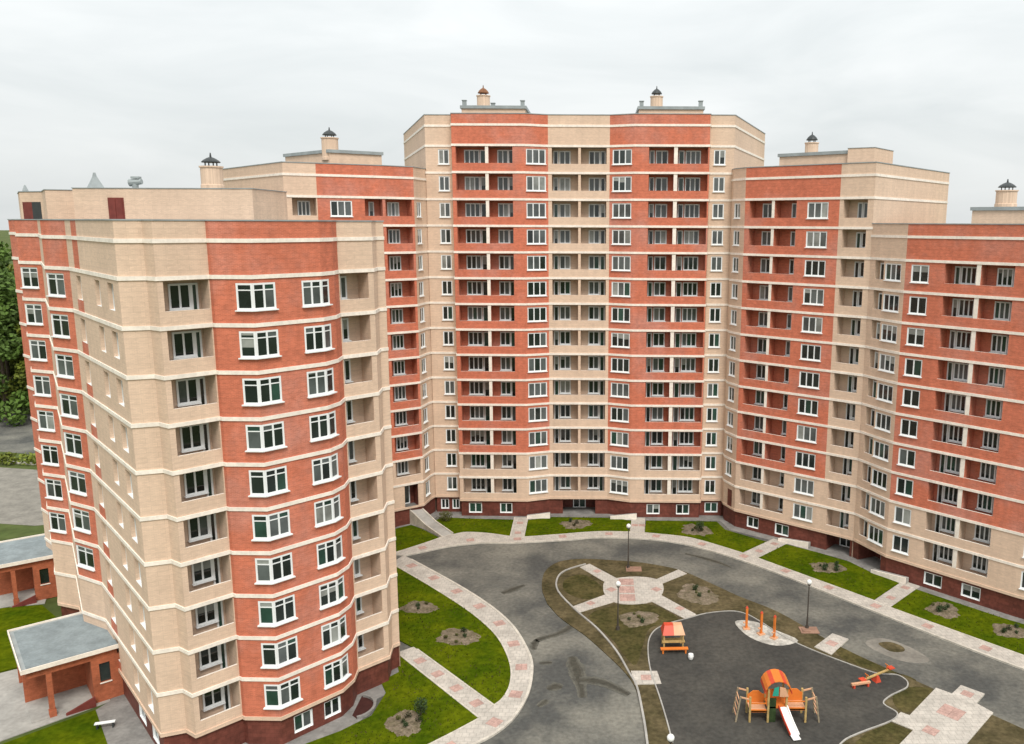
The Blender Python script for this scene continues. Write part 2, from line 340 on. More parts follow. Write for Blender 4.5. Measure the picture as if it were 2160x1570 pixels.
# ------------------------------------------------------------------ facade builder
RED, BEI, CRE, PLI, SOF, FLO, PVC = range(7)
WM = ['red_brick', 'beige_brick', 'cream_trim', 'plinth_tile', 'soffit', 'loggia_floor', 'pvc_white']
FH, Z0 = 3.0, 2.0
def facade(root, segs, nf, attic=3.4):
    base = Vector(root.location)
    pts = [segs[0]['a']]+[s['b'] for s in segs]
    pin = offset(pts, -0.14)
    top = Z0+FH*nf
    for si, s in enumerate(segs):
        a = pts[si]; b = pts[si+1]; L = hypot(b[0]-a[0], b[1]-a[1])
        d = ((b[0]-a[0])/L, (b[1]-a[1])/L); nrm = (d[1], -d[0]); ang = atan2(d[1], d[0])
        mb = MB(); wins = []
        def W3(x, z, y=0): return (a[0]+d[0]*x-nrm[0]*y, a[1]+d[1]*x-nrm[1]*y, z)
        def quad(x0, x1, z0, z1, m, y=0):
            mb.face([W3(x0, z0, y), W3(x1, z0, y), W3(x1, z1, y), W3(x0, z1, y)], m, [(x0, z0), (x1, z0), (x1, z1), (x0, z1)])
        def cell_grid(z0, z1, ops, colf, y=0):
            xs = sorted({0, L} | {o[0] for o in ops} | {o[1] for o in ops} | set(colf[1]))
            zs = sorted({z0, z1} | {o[2] for o in ops} | {o[3] for o in ops} | {z for z in colf[2] if z0 < z < z1})
            for i in range(len(xs)-1):
                for j in range(len(zs)-1):
                    cx, cz = (xs[i]+xs[i+1])/2, (zs[j]+zs[j+1])/2
                    if any(o[0] < cx < o[1] and o[2] < cz < o[3] for o in ops): continue
                    quad(xs[i], xs[i+1], zs[j], zs[j+1], colf[0](cx, cz), y)
        def reveal(x0, x1, z0, z1, dep, ms, mt, mbm, back=None, y=0):
            mb.face([W3(x0, z0, y), W3(x0, z0, y+dep), W3(x0, z1, y+dep), W3(x0, z1, y)][::-1], ms, [(0, z0), (dep, z0), (dep, z1), (0, z1)])
            mb.face([W3(x1, z0, y), W3(x1, z0, y+dep), W3(x1, z1, y+dep), W3(x1, z1, y)], ms, [(0, z0), (dep, z0), (dep, z1), (0, z1)])
            mb.face([W3(x0, z1, y), W3(x1, z1, y), W3(x1, z1, y+dep), W3(x0, z1, y+dep)][::-1], mt)
            mb.face([W3(x0, z0, y), W3(x1, z0, y), W3(x1, z0, y+dep), W3(x0, z0, y+dep)], mbm)
            if back is not None: quad(x0, x1, z0, z1, back, y+dep)
        colour = s['col']
        over = s.get('over', [])                    # (x0, x1, zrel0, zrel1, colour, f0, f1)
        for f in range(1, nf+1):
            zb = Z0+FH*(f-1); cf = colour(f) if callable(colour) else colour
            ops = []; ovs = [(o[0], o[1], zb+o[2], zb+o[3], o[4]) for o in over if o[5] <= f <= o[6]]
            def cc(x, z, cf=cf, ovs=ovs):
                for o in ovs:
                    if o[0] < x < o[1] and o[2] < z < o[3]: return o[4]
                return cf
            for o in s.get('ops', []):
                k = o[0]; x0, x1 = o[1], o[2]; opt = o[3] if len(o) > 3 else {}
                if not opt.get('f0', 1) <= f <= opt.get('f1', nf): continue
                if k == 'win':
                    z0, z1 = zb+opt.get('z0', 0.95), zb+opt.get('z1', 2.62)
                    ops.append((x0, x1, z0, z1))
                    rc = opt.get('rec', 0.10)
                    rv = opt.get('rv', PVC)
                    reveal(x0, x1, z0, z1, rc+0.03, rv, rv, PVC)
                    p = W3(x0, z0, rc)
                    wins.append((p, ang, x1-x0, z1-z0, opt.get('n', 2), opt.get('transom', False), True, 'window', opt.get('pale', 0.2)+(0.34 if f >= 11 else 0.06 if f >= 8 else 0)))  # more pale panes higher up: curtains and painted sky reflection
                elif k == 'log':
                    z0, z1 = zb+opt.get('z0', 1.02), zb+2.84
                    dep = opt.get('dep', 1.45)
                    ops.append((x0, x1, z0, z1))
                    ic = opt.get('ic', cf)
                    # the room behind the parapet: floor at zb + 0.1
                    zf = zb+0.12
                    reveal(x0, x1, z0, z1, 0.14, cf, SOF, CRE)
                    e0, e1 = x0-opt.get('el', 0.0), x1+opt.get('er', 0.0)
                    for xx, fl in ((e0, True), (e1, False)):
                        P = [W3(xx, zf, 0.14), W3(xx, zf, dep), W3(xx, z1, dep), W3(xx, z1, 0.14)]
                        mb.face(P[::-1] if fl else P, ic, [(0, zf), (dep, zf), (dep, z1), (0, z1)])
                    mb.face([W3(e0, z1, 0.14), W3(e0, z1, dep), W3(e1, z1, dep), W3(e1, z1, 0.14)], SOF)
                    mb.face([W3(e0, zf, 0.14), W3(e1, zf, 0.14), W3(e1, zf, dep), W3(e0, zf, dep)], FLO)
                    mb.face([W3(x1, zf, 0.14), W3(x0, zf, 0.14), W3(x0, z0, 0.14), W3(x1, z0, 0.14)], cf)
                    quad(e0, e1, zf, z1, ic, dep)
                    for (k2, wx, ww, nn) in opt.get('back', []):
                        if k2 == 'w': wins.append((W3(x0+wx, zb+0.95, dep-0.05), ang, ww, 1.62, nn, False, True, 'window', opt.get('pale', 0.2)+(0.34 if f >= 11 else 0.06 if f >= 8 else 0)))
                        else: wins.append((W3(x0+wx, zb+0.16, dep-0.05), ang, ww, 2.41, 1, False, False, 'balcony_door', 0.05))
            xs = [v for o in ovs for v in o[:2]]; zs = [v for o in ovs for v in o[2:4]]
            cell_grid(zb, zb+FH, ops, (cc, xs, zs))
        # attic / parapet
        ac = s.get('attic_col', colour(nf) if callable(colour) else colour)
        aov = s.get('attic_over', [])
        def acc(x, z):
            for o in aov:
                if o[0] < x < o[1]: return o[2]
            return ac
        cell_grid(top, top+attic, [], (acc, [v for o in aov for v in o[:2]], []))
        obj('wall', mb, WM, root, tuple(-base))
        # plinth
        a2, b2 = pin[si], pin[si+1]; L2 = hypot(b2[0]-a2[0], b2[1]-a2[1])
        pa, pL = a, L
        a, L = a2, L2
        mb = MB(); ops = []
        for o in s.get('base', []):
            k, x0, x1 = o[0], o[1], o[2]; x1 = min(x1, L-0.05)
            if k == 'bwin':
                ops.append((x0, x1, 0.45, 1.72)); reveal(x0, x1, 0.45, 1.72, 0.22, PVC, PVC, PVC)
                wins.append((W3(x0, 0.45, 0.16), ang, x1-x0, 1.27, 2, False, False, 'basement_window', 0.0))
            elif k == 'door':
                zt = o[3] if len(o) > 3 else 1.95
                ops.append((x0, x1, 0.02, zt)); reveal(x0, x1, 0.02, zt, 2.4, PLI, SOF, FLO, PLI)
                wins.append((W3((x0+x1)/2-0.8, 0.05, 2.34), ang, 1.6, zt-0.25, 2, False, False, 'entrance_door', 0.0))
        cell_grid(-0.3, Z0, ops, (lambda x, z: PLI, [], []))
        mb.face([(a2[0], a2[1], Z0), (pa[0], pa[1], Z0), (pts[si+1][0], pts[si+1][1], Z0), (b2[0], b2[1], Z0)][::-1], CRE)
        obj('plinth', mb, WM, root, tuple(-base))
        for w in wins: add_window(root, base, w[0], w[1], w[2], w[3], w[4], w[5], w[6], w[7], w[8])
    # string courses
    p1 = offset(pts, 0.07)
    lines = [Z0+FH*f for f in range(0, nf+1)]+[top+2.22]
    for z in lines:
        h = 0.25 if z > Z0 else 0.26
        za, zb_ = z-h/2, z+h/2
        if z == Z0: za, zb_ = z-0.012, z+0.24
        mb = MB(); u = 0
        for i in range(len(pts)-1):
            A, B, C, D = pts[i], pts[i+1], p1[i], p1[i+1]; l = hypot(D[0]-C[0], D[1]-C[1])
            mb.face([(C[0],C[1],za),(D[0],D[1],za),(D[0],D[1],zb_),(C[0],C[1],zb_)], 0, [(u,za),(u+l,za),(u+l,zb_),(u,zb_)])
            mb.face([(C[0],C[1],zb_),(D[0],D[1],zb_),(B[0],B[1],zb_),(A[0],A[1],zb_)], 0)
            mb.face([(A[0],A[1],za),(B[0],B[1],za),(D[0],D[1],za),(C[0],C[1],za)], 0); u += l
        obj('string_course', mb, ['beige_brick' if z == Z0 else 'cream_trim'], root, tuple(-base))
    return top+attic, pts
def roof(root, outline, zt, rim=0.35):
    """outline is closed, travelled with the outside on the right"""
    base = Vector(root.location)
    inn = offset(outline, -rim, True); outw = offset(outline, 0.05, True)
    mb = MB(); n = len(outline)
    for i in range(n):
        j = (i+1) % n; A, B, C, D = outw[i], outw[j], inn[i], inn[j]
        mb.face([(A[0],A[1],zt+0.004),(B[0],B[1],zt+0.004),(B[0],B[1],zt+0.09),(A[0],A[1],zt+0.09)], 0)
        mb.face([(A[0],A[1],zt+0.09),(B[0],B[1],zt+0.09),(D[0],D[1],zt+0.09),(C[0],C[1],zt+0.09)], 0)
        mb.face([(A[0],A[1],zt+0.004),(C[0],C[1],zt+0.004),(D[0],D[1],zt+0.004),(B[0],B[1],zt+0.004)], 0)
        mb.face([(C[0],C[1],zt+0.09),(D[0],D[1],zt+0.09),(D[0],D[1],zt-1.0),(C[0],C[1],zt-1.0)], 1)
    r = obj('parapet', mb, ['roof_metal', 'beige_brick'], root, tuple(-base))
    mb = MB(); mb.poly(offset(outline, -rim*0.5, True), zt-0.98, 0)
    obj('roof', mb, ['roof_felt'], root, tuple(-base))
def backwalls(root, pts, nf, attic=3.4, col=BEI):
    base = Vector(root.location); mb = MB()
    for i in range(len(pts)-1):
        a, b = pts[i], pts[i+1]; l = hypot(b[0]-a[0], b[1]-a[1]); z1 = Z0+FH*nf+attic
        mb.face([(a[0],a[1],-0.3),(b[0],b[1],-0.3),(b[0],b[1],z1),(a[0],a[1],z1)], col, [(0,0),(l,0),(l,z1),(0,z1)])
    obj('wall', mb, WM, root, tuple(-base))
def penthouse(root, pts, z0, z1, rim=True, posts=(), door=None):
    """pts closed, outside on the right"""
    base = Vector(root.location); mb = MB(); n = len(pts)
    for i in range(n):
        a, b = pts[i], pts[(i+1) % n]; l = hypot(b[0]-a[0], b[1]-a[1])
        mb.face([(a[0],a[1],z0),(b[0],b[1],z0),(b[0],b[1],z1),(a[0],a[1],z1)], BEI, [(0,z0),(l,z0),(l,z1),(0,z1)])
    o = obj('penthouse', mb, WM, root, tuple(-base))
    mb = MB(); ow = offset(pts, 0.16 if rim else 0.05, True)
    hh = 0.34 if rim else 0.06
    mb.poly(ow, z1+hh, 0); mb.poly(ow, z1+0.004, 0, down=True)
    for i in range(n):
        a, b = ow[i], ow[(i+1) % n]
        mb.face([(a[0],a[1],z1+0.004),(b[0],b[1],z1+0.004),(b[0],b[1],z1+hh),(a[0],a[1],z1+hh)], 0)
    obj('fascia', mb, ['roof_metal'], o)
    for (x, y, h) in posts:
        mb = MB(); mb.box((x-0.22, y-0.22, z1+hh-0.02), (x+0.22, y+0.22, z1+hh+h)); mb.box((x-0.28, y-0.28, z1+hh+h), (x+0.28, y+0.28, z1+hh+h+0.08))
        obj('post', mb, ['roof_metal'], o)
    return o
def turret(root, x, y, z0, z1, r, cap, cm='dark_metal'):
    base = Vector(root.location); mb = MB()
    mb.lathe((x, y, 0), [(r*1.06, z0), (r*1.06, z0+0.3), (r, z0+0.34), (r, z1-0.14), (r*1.1, z1-0.1), (r*1.1, z1), (r*0.3, z1+0.02), (0, z1+0.02)], 16)
    o = obj('ventilation_turret', mb, ['beige_brick'], root, tuple(-base))
    mb = MB()
    for k in range(4):
        t = pi/4+k*pi/2
        mb.bar((x+cos(t)*r*0.55, y+sin(t)*r*0.55, z1), (x+cos(t)*r*0.55, y+sin(t)*r*0.55, z1+0.28), 0.07)
    c = cap
    mb.lathe((x, y, z1+0.26), [(0, 0), (r*0.86, 0), (r*0.86, 0.06), (r*0.68, c*0.45), (r*0.38, c*0.8), (r*0.1, c), (r*0.05, c+0.3), (0, c+0.3)], 14)
    obj('cap', mb, [cm], o)

rb = lambda f: RED if f >= 3 else BEI
W2 = {'n': 2}; W3_ = {'n': 3}
def LB(*items, **kw):
    d = {'back': list(items)}; d.update(kw); return d
BAL = ('bal',)

# ------------------------------------------------------------------ central 14 storey block
cen = thing('apartment_building', 'tallest fourteen storey red and beige brick block at the centre of the courtyard', 'building', (-2, 99, 0), group='stepped blocks around the courtyard')
segs = [
 dict(a=(-27.0, 121.0), b=(-19.7, 99.2), col=BEI),
 dict(b=(-16.7, 99.2), col=BEI, ops=[('win', 1.45, 2.7, W2)], base=[('bwin', 0.5, 1.5), ('bwin', 1.9, 2.8)]),
 dict(b=(-16.45, 97.8), col=BEI),
 dict(b=(-8.3, 97.7), col=rb, ops=[('log', 0.43, 3.77, LB(('w', 0.75, 1.75, 3), ('d', 2.55, 0.72, 1))), ('log', 4.14, 6.88, LB(('w', 0.85, 1.25, 2), ('d', 2.1, 0.6, 1)))],
      over=[(3.77, 4.14, 1.0, 2.9, CRE, 1, 14)], base=[('bwin', 0.9, 2.5), ('bwin', 4.7, 6.2)]),
 dict(b=(-5.6, 98.7), col=rb, ops=[('win', 0.28, 2.6, W3_)]),
 dict(b=(1.45, 98.7), col=BEI, ops=[('log', 0.42, 3.45, LB(('d', 0.1, 0.6, 1), ('w', 0.8, 1.3, 2))), ('log', 3.75, 6.7, LB(('w', 0.9, 1.3, 2), ('d', 2.25, 0.6, 1)))], base=[('door', 1.6, 5.6)]),
 dict(b=(4.2, 97.6), col=rb, ops=[('win', 0.36, 2.68, W3_)]),
 dict(b=(12.7, 97.5), col=rb, ops=[('log', 1.67, 4.5, LB(('d', 0.12, 0.6, 1), ('w', 0.85, 1.4, 2))), ('log', 4.92, 8.35, LB(('d', 0.2, 0.68, 1), ('w', 1.0, 1.75, 3)))],
      over=[(4.5, 4.92, 1.0, 2.9, CRE, 1, 14)], base=[('bwin', 2.0, 3.6), ('bwin', 5.6, 7.2)]),
 dict(b=(12.9, 98.3), col=BEI),
 dict(b=(15.6, 98.3), col=BEI, ops=[('win', 0.4, 1.72, W2)], base=[('bwin', 0.6, 2.2)]),
 dict(b=(22.9, 118.3), col=BEI),
]
zt, pts = facade(cen, segs, 14)
backwalls(cen, [(22.9, 118.3), (-27.0, 121.0)], 14)
roof(cen, pts, zt)
penthouse(cen, [(-15.6, 100.2), (-8.3, 100.2), (-8.3, 108), (-15.6, 108)], zt-1.2, zt+0.85, posts=[(-15.3, 100.5, 0.55), (-8.6, 100.5, 0.55), (-12.0, 100.45, 0.25)])
penthouse(cen, [(4.8, 100.2), (12.2, 100.2), (12.2, 108), (4.8, 108)], zt-1.2, zt+0.85, posts=[(5.1, 100.5, 0.55), (11.9, 100.5, 0.6)])
turret(cen, -13.35, 102.4, zt+0.9, zt+2.6, 0.76, 0.6, 'rust')
turret(cen, 6.95, 102.4, zt+0.9, zt+2.6, 0.72, 0.6)

# ------------------------------------------------------------------ right 12 storey block
r12 = thing('apartment_building', 'twelve storey red and beige brick block adjoining the right side of the tallest block', 'building', (22, 93, 0), group='stepped blocks around the courtyard')
segs = [
 dict(a=(15.45, 98.4), b=(15.45, 97.0), col=BEI),
 dict(b=(16.4, 94.6), col=BEI, ops=[('win', 0.35, 1.6, dict(n=2, f0=2))], over=[(0.9, 1.9, 0.1, 2.3, PLI, 1, 1)]),
 dict(b=(24.9, 87.7), col=rb, ops=[('log', 0.56, 3.28, LB(('w', 0.9, 1.35, 2), ('d', 2.28, 0.4, 1))), ('log', 3.62, 6.17, LB(('w', 1.35, 1.1, 2))), ('win', 7.43, 9.75, W3_)],
      over=[(3.28, 3.62, 1.0, 2.9, CRE, 1, 12)], base=[('bwin', 1.6, 3.1), ('bwin', 5.2, 6.9)]),
 dict(b=(27.65, 85.4), col=BEI, ops=[('log', 0.42, 2.96, LB(('d', 0.95, 0.55, 1), ('w', 1.55, 0.95, 2)))], base=[('door', 0.5, 3.2, 1.9)]),
 dict(b=(42.1, 102.8), col=BEI),
]
zt, pts = facade(r12, segs, 12)
backwalls(r12, [(42.1, 102.8), (24.0, 116.5), (15.45, 98.4)], 12)
roof(r12, pts+[(24.0, 116.5)], zt)
penthouse(r12, [(20.2, 95.6), (26.4, 90.6), (30.6, 95.4), (24.4, 100.4)], zt-1.2, zt+1.25)
penthouse(r12, [(26.2, 90.35), (28.6, 89.1), (32.0, 93.4), (30.0, 95.0)], zt-1.2, zt+1.75, rim=False)
turret(r12, 23.55, 95.0, zt+1.2, zt+2.75, 0.72, 0.6)

# ------------------------------------------------------------------ right 10 storey block
r10 = thing('apartment_building', 'ten storey red brick block at the right edge with a long row of loggias', 'building', (34, 78, 0), group='stepped blocks around the courtyard')
segs = [
 dict(a=(27.62, 85.5), b=(29.6, 80.9), col=BEI, ops=[('log', 0.84, 2.1, LB(('d', 0.2, 0.8, 1), dep=0.6, z0=0.98)), ('win', 2.3, 4.45, W3_)], base=[('door', 0.8, 4.2, 1.9)]),
 dict(b=(31.75, 78.6), col=rb, ops=[('win', 0.62, 2.35, W2)], base=[]),
 dict(b=(38.2, 71.8), col=rb, ops=[('log', 0.7, 3.6, LB(('d', 0.35, 0.55, 1), ('w', 0.95, 1.45, 3))), ('log', 4.0, 6.9, LB(('w', 0.9, 1.4, 3), ('d', 2.35, 0.5, 1)))],
      over=[(3.6, 4.0, 1.0, 2.9, CRE, 1, 10)], base=[('bwin', 0.9, 2.7), ('bwin', 4.6, 6.4)]),
 dict(b=(40.6, 69.6), col=rb, ops=[('win', 0.45, 2.8, W3_)]),
 dict(b=(48.5, 61.6), col=rb, ops=[('log', 0.8, 3.6, LB(('w', 0.9, 1.4, 3))), ('win', 5.0, 7.2, W3_)], base=[('bwin', 1.0, 2.8)]),
]
zt, pts = facade(r10, segs, 10)
backwalls(r10, [(48.5, 61.6), (62.0, 74.0), (44.0, 98.0), (27.62, 85.5)], 10)
roof(r10, pts+[(62.0, 74.0), (44.0, 98.0)], zt)
penthouse(r10, [(37.0, 84.2), (46.6, 75.4), (52.0, 81.0), (42.4, 90.0)], zt-1.2, zt+1.35)
turret(r10, 39.95, 83.6, zt+1.7, zt+3.3, 0.95, 0.5)

# ------------------------------------------------------------------ left 12 storey block
l12 = thing('apartment_building', 'twelve storey red and beige brick block half hidden behind the nearest block', 'building', (-28, 94, 0), group='stepped blocks around the courtyard')
segs = [
 dict(a=(-45.0, 102.6), b=(-32.5, 89.0), col=BEI),
 dict(b=(-29.6, 90.6), col=BEI, ops=[('log', 0.75, 3.2, LB(('w', 0.75, 1.3, 3)))]),
 dict(b=(-23.4, 93.9), col=rb, ops=[('win', 1.31, 3.6, W3_), ('log', 4.97, 6.9, LB(('d', 0.7, 0.6, 1), el=0, er=0))]),
 dict(b=(-20.5, 96.0), col=rb, ops=[('log', 0.2, 3.3, LB(('w', 0.75, 1.4, 3), f0=2)), ('log', 1.2, 2.9, dict(f0=1, f1=1, z0=0.05, back=[('d', 0.3, 0.9, 1)], ic=PLI))], attic_col=RED),
 dict(b=(-20.1, 98.3), col=BEI, ops=[('win', 0.7, 1.95, W2)]),
 dict(b=(-19.72, 99.4), col=BEI),
]
zt, pts = facade(l12, segs, 12)
backwalls(l12, [(-19.72, 99.4), (-27.5, 117.0), (-45.0, 102.6)], 12)
roof(l12, pts+[(-27.5, 117.0)], zt)
penthouse(l12, [(-36.2, 100.2), (-29.0, 93.6), (-24.2, 97.0), (-30.4, 105.0)], zt-1.2, zt+1.35)
turret(l12, -29.2, 94.6, zt+0.6, zt+3.0, 0.88, 0.55)

# ------------------------------------------------------------------ nearest 10 storey block (left)
nb = thing('apartment_building', 'nearest ten storey block at the left with a rounded red brick bay', 'building', (-30, 62, 0), group='stepped blocks around the courtyard')
PB = dict(n=2, pale=1.5, rec=0.30, rv=BEI)  # side panes mostly pale: grazing sky reflection put into the pane colour
segs = [
 dict(a=(-53.4, 77.3), b=(-51.2, 75.4), col=rb),
 dict(b=(-47.3, 69.2), col=BEI),
 dict(b=(-44.9, 68.35), col=rb, ops=[('win', 0.06, 1.95, dict(n=2, f0=3, transom=True, pale=0.3))]),
 dict(b=(-40.4, 61.8), col=BEI),
 dict(b=(-37.75, 60.4), col=rb, ops=[('win', 0.06, 2.2, dict(n=2, f0=3, transom=True, pale=0.3))]),
 dict(b=(-28.45, 50.05), col=BEI, ops=[('win', 2.0, 3.5, PB), ('win', 7.6, 9.0, PB), ('win', 11.0, 12.5, PB)], over=[(1.8, 3.7, 0.1, 0.95, RED, 1, 10)], attic_over=[(1.9, 3.6, RED)], base=[('bwin', 7.6, 9.4), ('bwin', 11.0, 12.6)]),
 dict(b=(-27.05, 50.6), col=BEI),
 dict(b=(-26.15, 50.0), col=BEI),
 dict(b=(-24.0, 52.2), col=BEI, ops=[('log', 0.35, 3.0, LB(('w', 0.72, 1.32, 2), ('d', 2.04, 0.45, 1)))]),
 dict(b=(-23.75, 52.05), col=RED),
 dict(b=(-21.3, 52.0), col=RED, ops=[('win', 1.42, 2.449, dict(n=1, transom=True, rec=0.05))]),
 dict(b=(-18.15, 55.5), col=RED, ops=[('win', 0.001, 1.5, dict(n=2, transom=True, rec=0.05)), ('win', 3.3, 4.707, dict(n=2, transom=True, rec=0.05))], base=[('bwin', 0.9, 2.3), ('bwin', 3.2, 4.5)]),
 dict(b=(-17.75, 56.9), col=RED, ops=[('win', 0.001, 0.85, dict(n=1, transom=True, rec=0.05))]),
 dict(b=(-17.85, 58.3), col=RED),
 dict(b=(-15.95, 60.25), col=BEI, ops=[('log', 0.08, 2.3, LB(('w', 0.72, 0.55, 1)))]),
 dict(b=(-16.1, 61.9), col=BEI),
 dict(b=(-15.65, 62.4), col=BEI),
]
zt, pts = facade(nb, segs, 10)
backwalls(nb, [(-15.65, 62.4), (-24.5, 71.0), (-33.0, 84.0), (-48.0, 90.0), (-53.4, 77.3)], 10)
roof(nb, pts+[(-24.5, 71.0), (-33.0, 84.0), (-48.0, 90.0)], zt)
ph = penthouse(nb, [(-38.3, 62.6), (-25.0, 62.2), (-25.0, 69), (-38.3, 69)], zt-1.2, zt+2.3, rim=False)
base = Vector(nb.location)
mb = MB(); mb.box((-35.7, 62.43, zt-0.9), (-34.55, 62.51, zt+1.65)); mb.box((-35.6, 62.40, zt-0.8), (-35.16, 62.44, zt+1.55)); mb.box((-35.09, 62.40, zt-0.8), (-34.65, 62.44, zt+1.55))
obj('roof_door', mb, ['maroon_paint'], ph)
ph2 = penthouse(nb, [(-50.9, 75.3), (-47.0, 69.7), (-44.6, 68.85), (-41.6, 64.6), (-38.4, 66.5), (-38.4, 77), (-50.9, 77)], zt-1.2, zt+2.25, rim=False)
q = Vector((2.4, -0.85, 0)).normalized(); nq = Vector((q.y, -q.x, 0)); p0 = Vector((-47.0, 69.7, 0))
mb = MB()
for (s0, s1, mm) in ((0.25, 1.3, 0), (1.3, 2.3, 1)):
    A = p0+q*s0+nq*0.01; B = p0+q*s1+nq*0.01
    mb.hexa([A-nq*0.05, B-nq*0.05, B+nq*0.05, A+nq*0.05]and [(A.x, A.y, zt-0.3), (B.x, B.y, zt-0.3), (B.x-nq.x*0.03, B.y-nq.y*0.03, zt-0.3), (A.x-nq.x*0.03, A.y-nq.y*0.03, zt-0.3), (A.x, A.y, zt+1.45), (B.x, B.y, zt+1.45), (B.x-nq.x*0.03, B.y-nq.y*0.03, zt+1.45), (A.x-nq.x*0.03, A.y-nq.y*0.03, zt+1.45)], mm)
obj('louvre', mb, ['maroon_paint', 'dark_metal'], ph2)
turret(nb, -28.3, 63.2, zt+2.3, zt+3.95, 0.76, 0.4)
mb = MB()                                                   # small roof fan
mb.tube((-34.1, 63.4, zt+2.3), (-34.1, 63.4, zt+2.75), 0.22, m=0); mb.tube((-34.5, 63.4, zt+2.75), (-33.6, 63.4, zt+2.85), 0.28, 0.2, m=0); mb.box((-34.3, 63.2, zt+3.05), (-33.7, 63.6, zt+3.2))
mb.bar((-34.1, 63.4, zt+2.7), (-34.0, 63.4, zt+3.1), 0.1)
obj('roof_fan', mb, ['roof_metal'], ph)
mb = MB(); mb.lathe((-39.5, 67.6, zt+2.2), [(0.75, 0), (0.75, 0.25), (0.18, 1.2), (0.1, 1.5), (0, 1.5)], 4)
obj('roof_vent', mb, ['roof_metal'], ph2)
mb = MB(); mb.lathe((-50.4, 75.6, zt+2.3), [(0.3, 0), (0.25, 0.3), (0.05, 0.75), (0, 0.75)], 6)
obj('roof_vent', mb, ['roof_metal'], ph2)

# ------------------------------------------------------------------ ground, roads, lawns
mb = MB(); G = 3000
mb.face([(-G, -600, -0.03), (G, -600, -0.03), (G, G, -0.03), (-G, G, -0.03)])
struct(obj('ground', mb, ['far_ground']))
def sheet(name, pts, z0, z1, m, ms=None, label=None):
    mb = MB(); mb.slab(pts, z0, z1, 0, 1)
    return struct(obj(name, mb, [m, ms or m]), label)
def strip(name, line, w, z0, z1, m, side=0.5):
    a = offset(line, w*side); b = offset(line, -w*(1-side)); mb = MB()
    for i in range(len(line)-1):
        A, B, C, D = a[i], a[i+1], b[i+1], b[i]
        mb.face([(D[0],D[1],z1),(A[0],A[1],z1),(B[0],B[1],z1),(C[0],C[1],z1)])
        mb.face([(A[0],A[1],z0),(B[0],B[1],z0),(B[0],B[1],z1),(A[0],A[1],z1)])
        mb.face([(C[0],C[1],z0),(D[0],D[1],z0),(D[0],D[1],z1),(C[0],C[1],z1)])
    for P, Q in ((a[0], b[0]), (b[-1], a[-1])):
        mb.face([(P[0],P[1],z0),(P[0],P[1],z1),(Q[0],Q[1],z1),(Q[0],Q[1],z0)])
    return struct(obj(name, mb, [m]))
sheet('courtyard_road', [(-26, 98), (-26, 40), (70, 30), (60, 60), (30, 88), (16, 99)], -0.2, 0.0, 'asphalt')

sw_out = smooth([(-19.5, 84.3), (-15.1, 79.7), (-11.7, 75.9), (-9.0, 72.4), (-7.1, 69.2), (-5.8, 65.9), (-5.05, 63.2), (-4.9, 60.3), (-5.1, 58.0), (-5.8, 55.4), (-6.9, 53.5), (-8.5, 51.9), (-13, 47.6)])
sw_in = smooth([(-21.4, 83.2), (-20.3, 82.0), (-17.3, 78.8), (-13.8, 74.9), (-11.1, 71.6), (-8.9, 68.3), (-7.6, 65.4), (-6.75, 62.4), (-6.55, 59.8), (-6.9, 57.9), (-7.5, 56.9)])
sw_in2 = [(-8.3, 55.3), (-9.8, 53.7), (-11.1, 52.4), (-15.2, 48.4)]
sheet('pavement', [(-20.6, 85.3)]+sw_out+[(-15.2, 48.4)]+sw_in2[::-1]+sw_in[::-1], -0.1, 0.12, 'paving', 'kerb')
sheet('footpath', [(-15.3, 65.6), (-14.9, 65.2), (-7.5, 57.0), (-8.25, 55.4), (-16.1, 64.2), (-16.5, 64.6)], -0.1, 0.115, 'paving', 'kerb')
sheet('lawn', sw_in+[(-7.6, 57.1), (-14.9, 65.2), (-17, 67), (-24, 74), (-25, 83)], -0.1, 0.10, 'lawn')
sheet('lawn', [(-16.4, 63.9), (-16.1, 64.2), (-8.3, 55.3), (-9.8, 53.7), (-11.1, 52.4), (-16.5, 47), (-27, 45), (-27, 46.5), (-24, 48.6), (-20.1, 52.0), (-17.9, 53.7), (-16.2, 55.6), (-15.9, 58.6), (-16.7, 60.2), (-15.6, 61.6)], -0.1, 0.10, 'lawn')
sheet('apron', offset([(-28.6, 49.6), (-26.15, 49.6), (-23.9, 51.6), (-21.2, 51.5), (-17.7, 55.2), (-17.2, 56.9), (-17.3, 58.2), (-15.4, 60.2), (-15.4, 62.6)], 0.9)+[(-18, 66), (-22, 62), (-25, 56)], -0.1, 0.06, 'apron')
# kerb stones of the paved walk
strip('kerb', sw_out, 0.22, -0.05, 0.15, 'kerb', 0.9)
strip('kerb', sw_in, 0.14, -0.05, 0.14, 'kerb', 0.5)
strip('kerb', sw_in2, 0.14, -0.05, 0.14, 'kerb', 0.5)
strip('kerb', [(-16.1, 64.2), (-8.3, 55.3)], 0.14, -0.05, 0.14, 'kerb'); strip('kerb', [(-14.9, 65.2), (-7.5, 57.0)], 0.14, -0.05, 0.142, 'kerb')

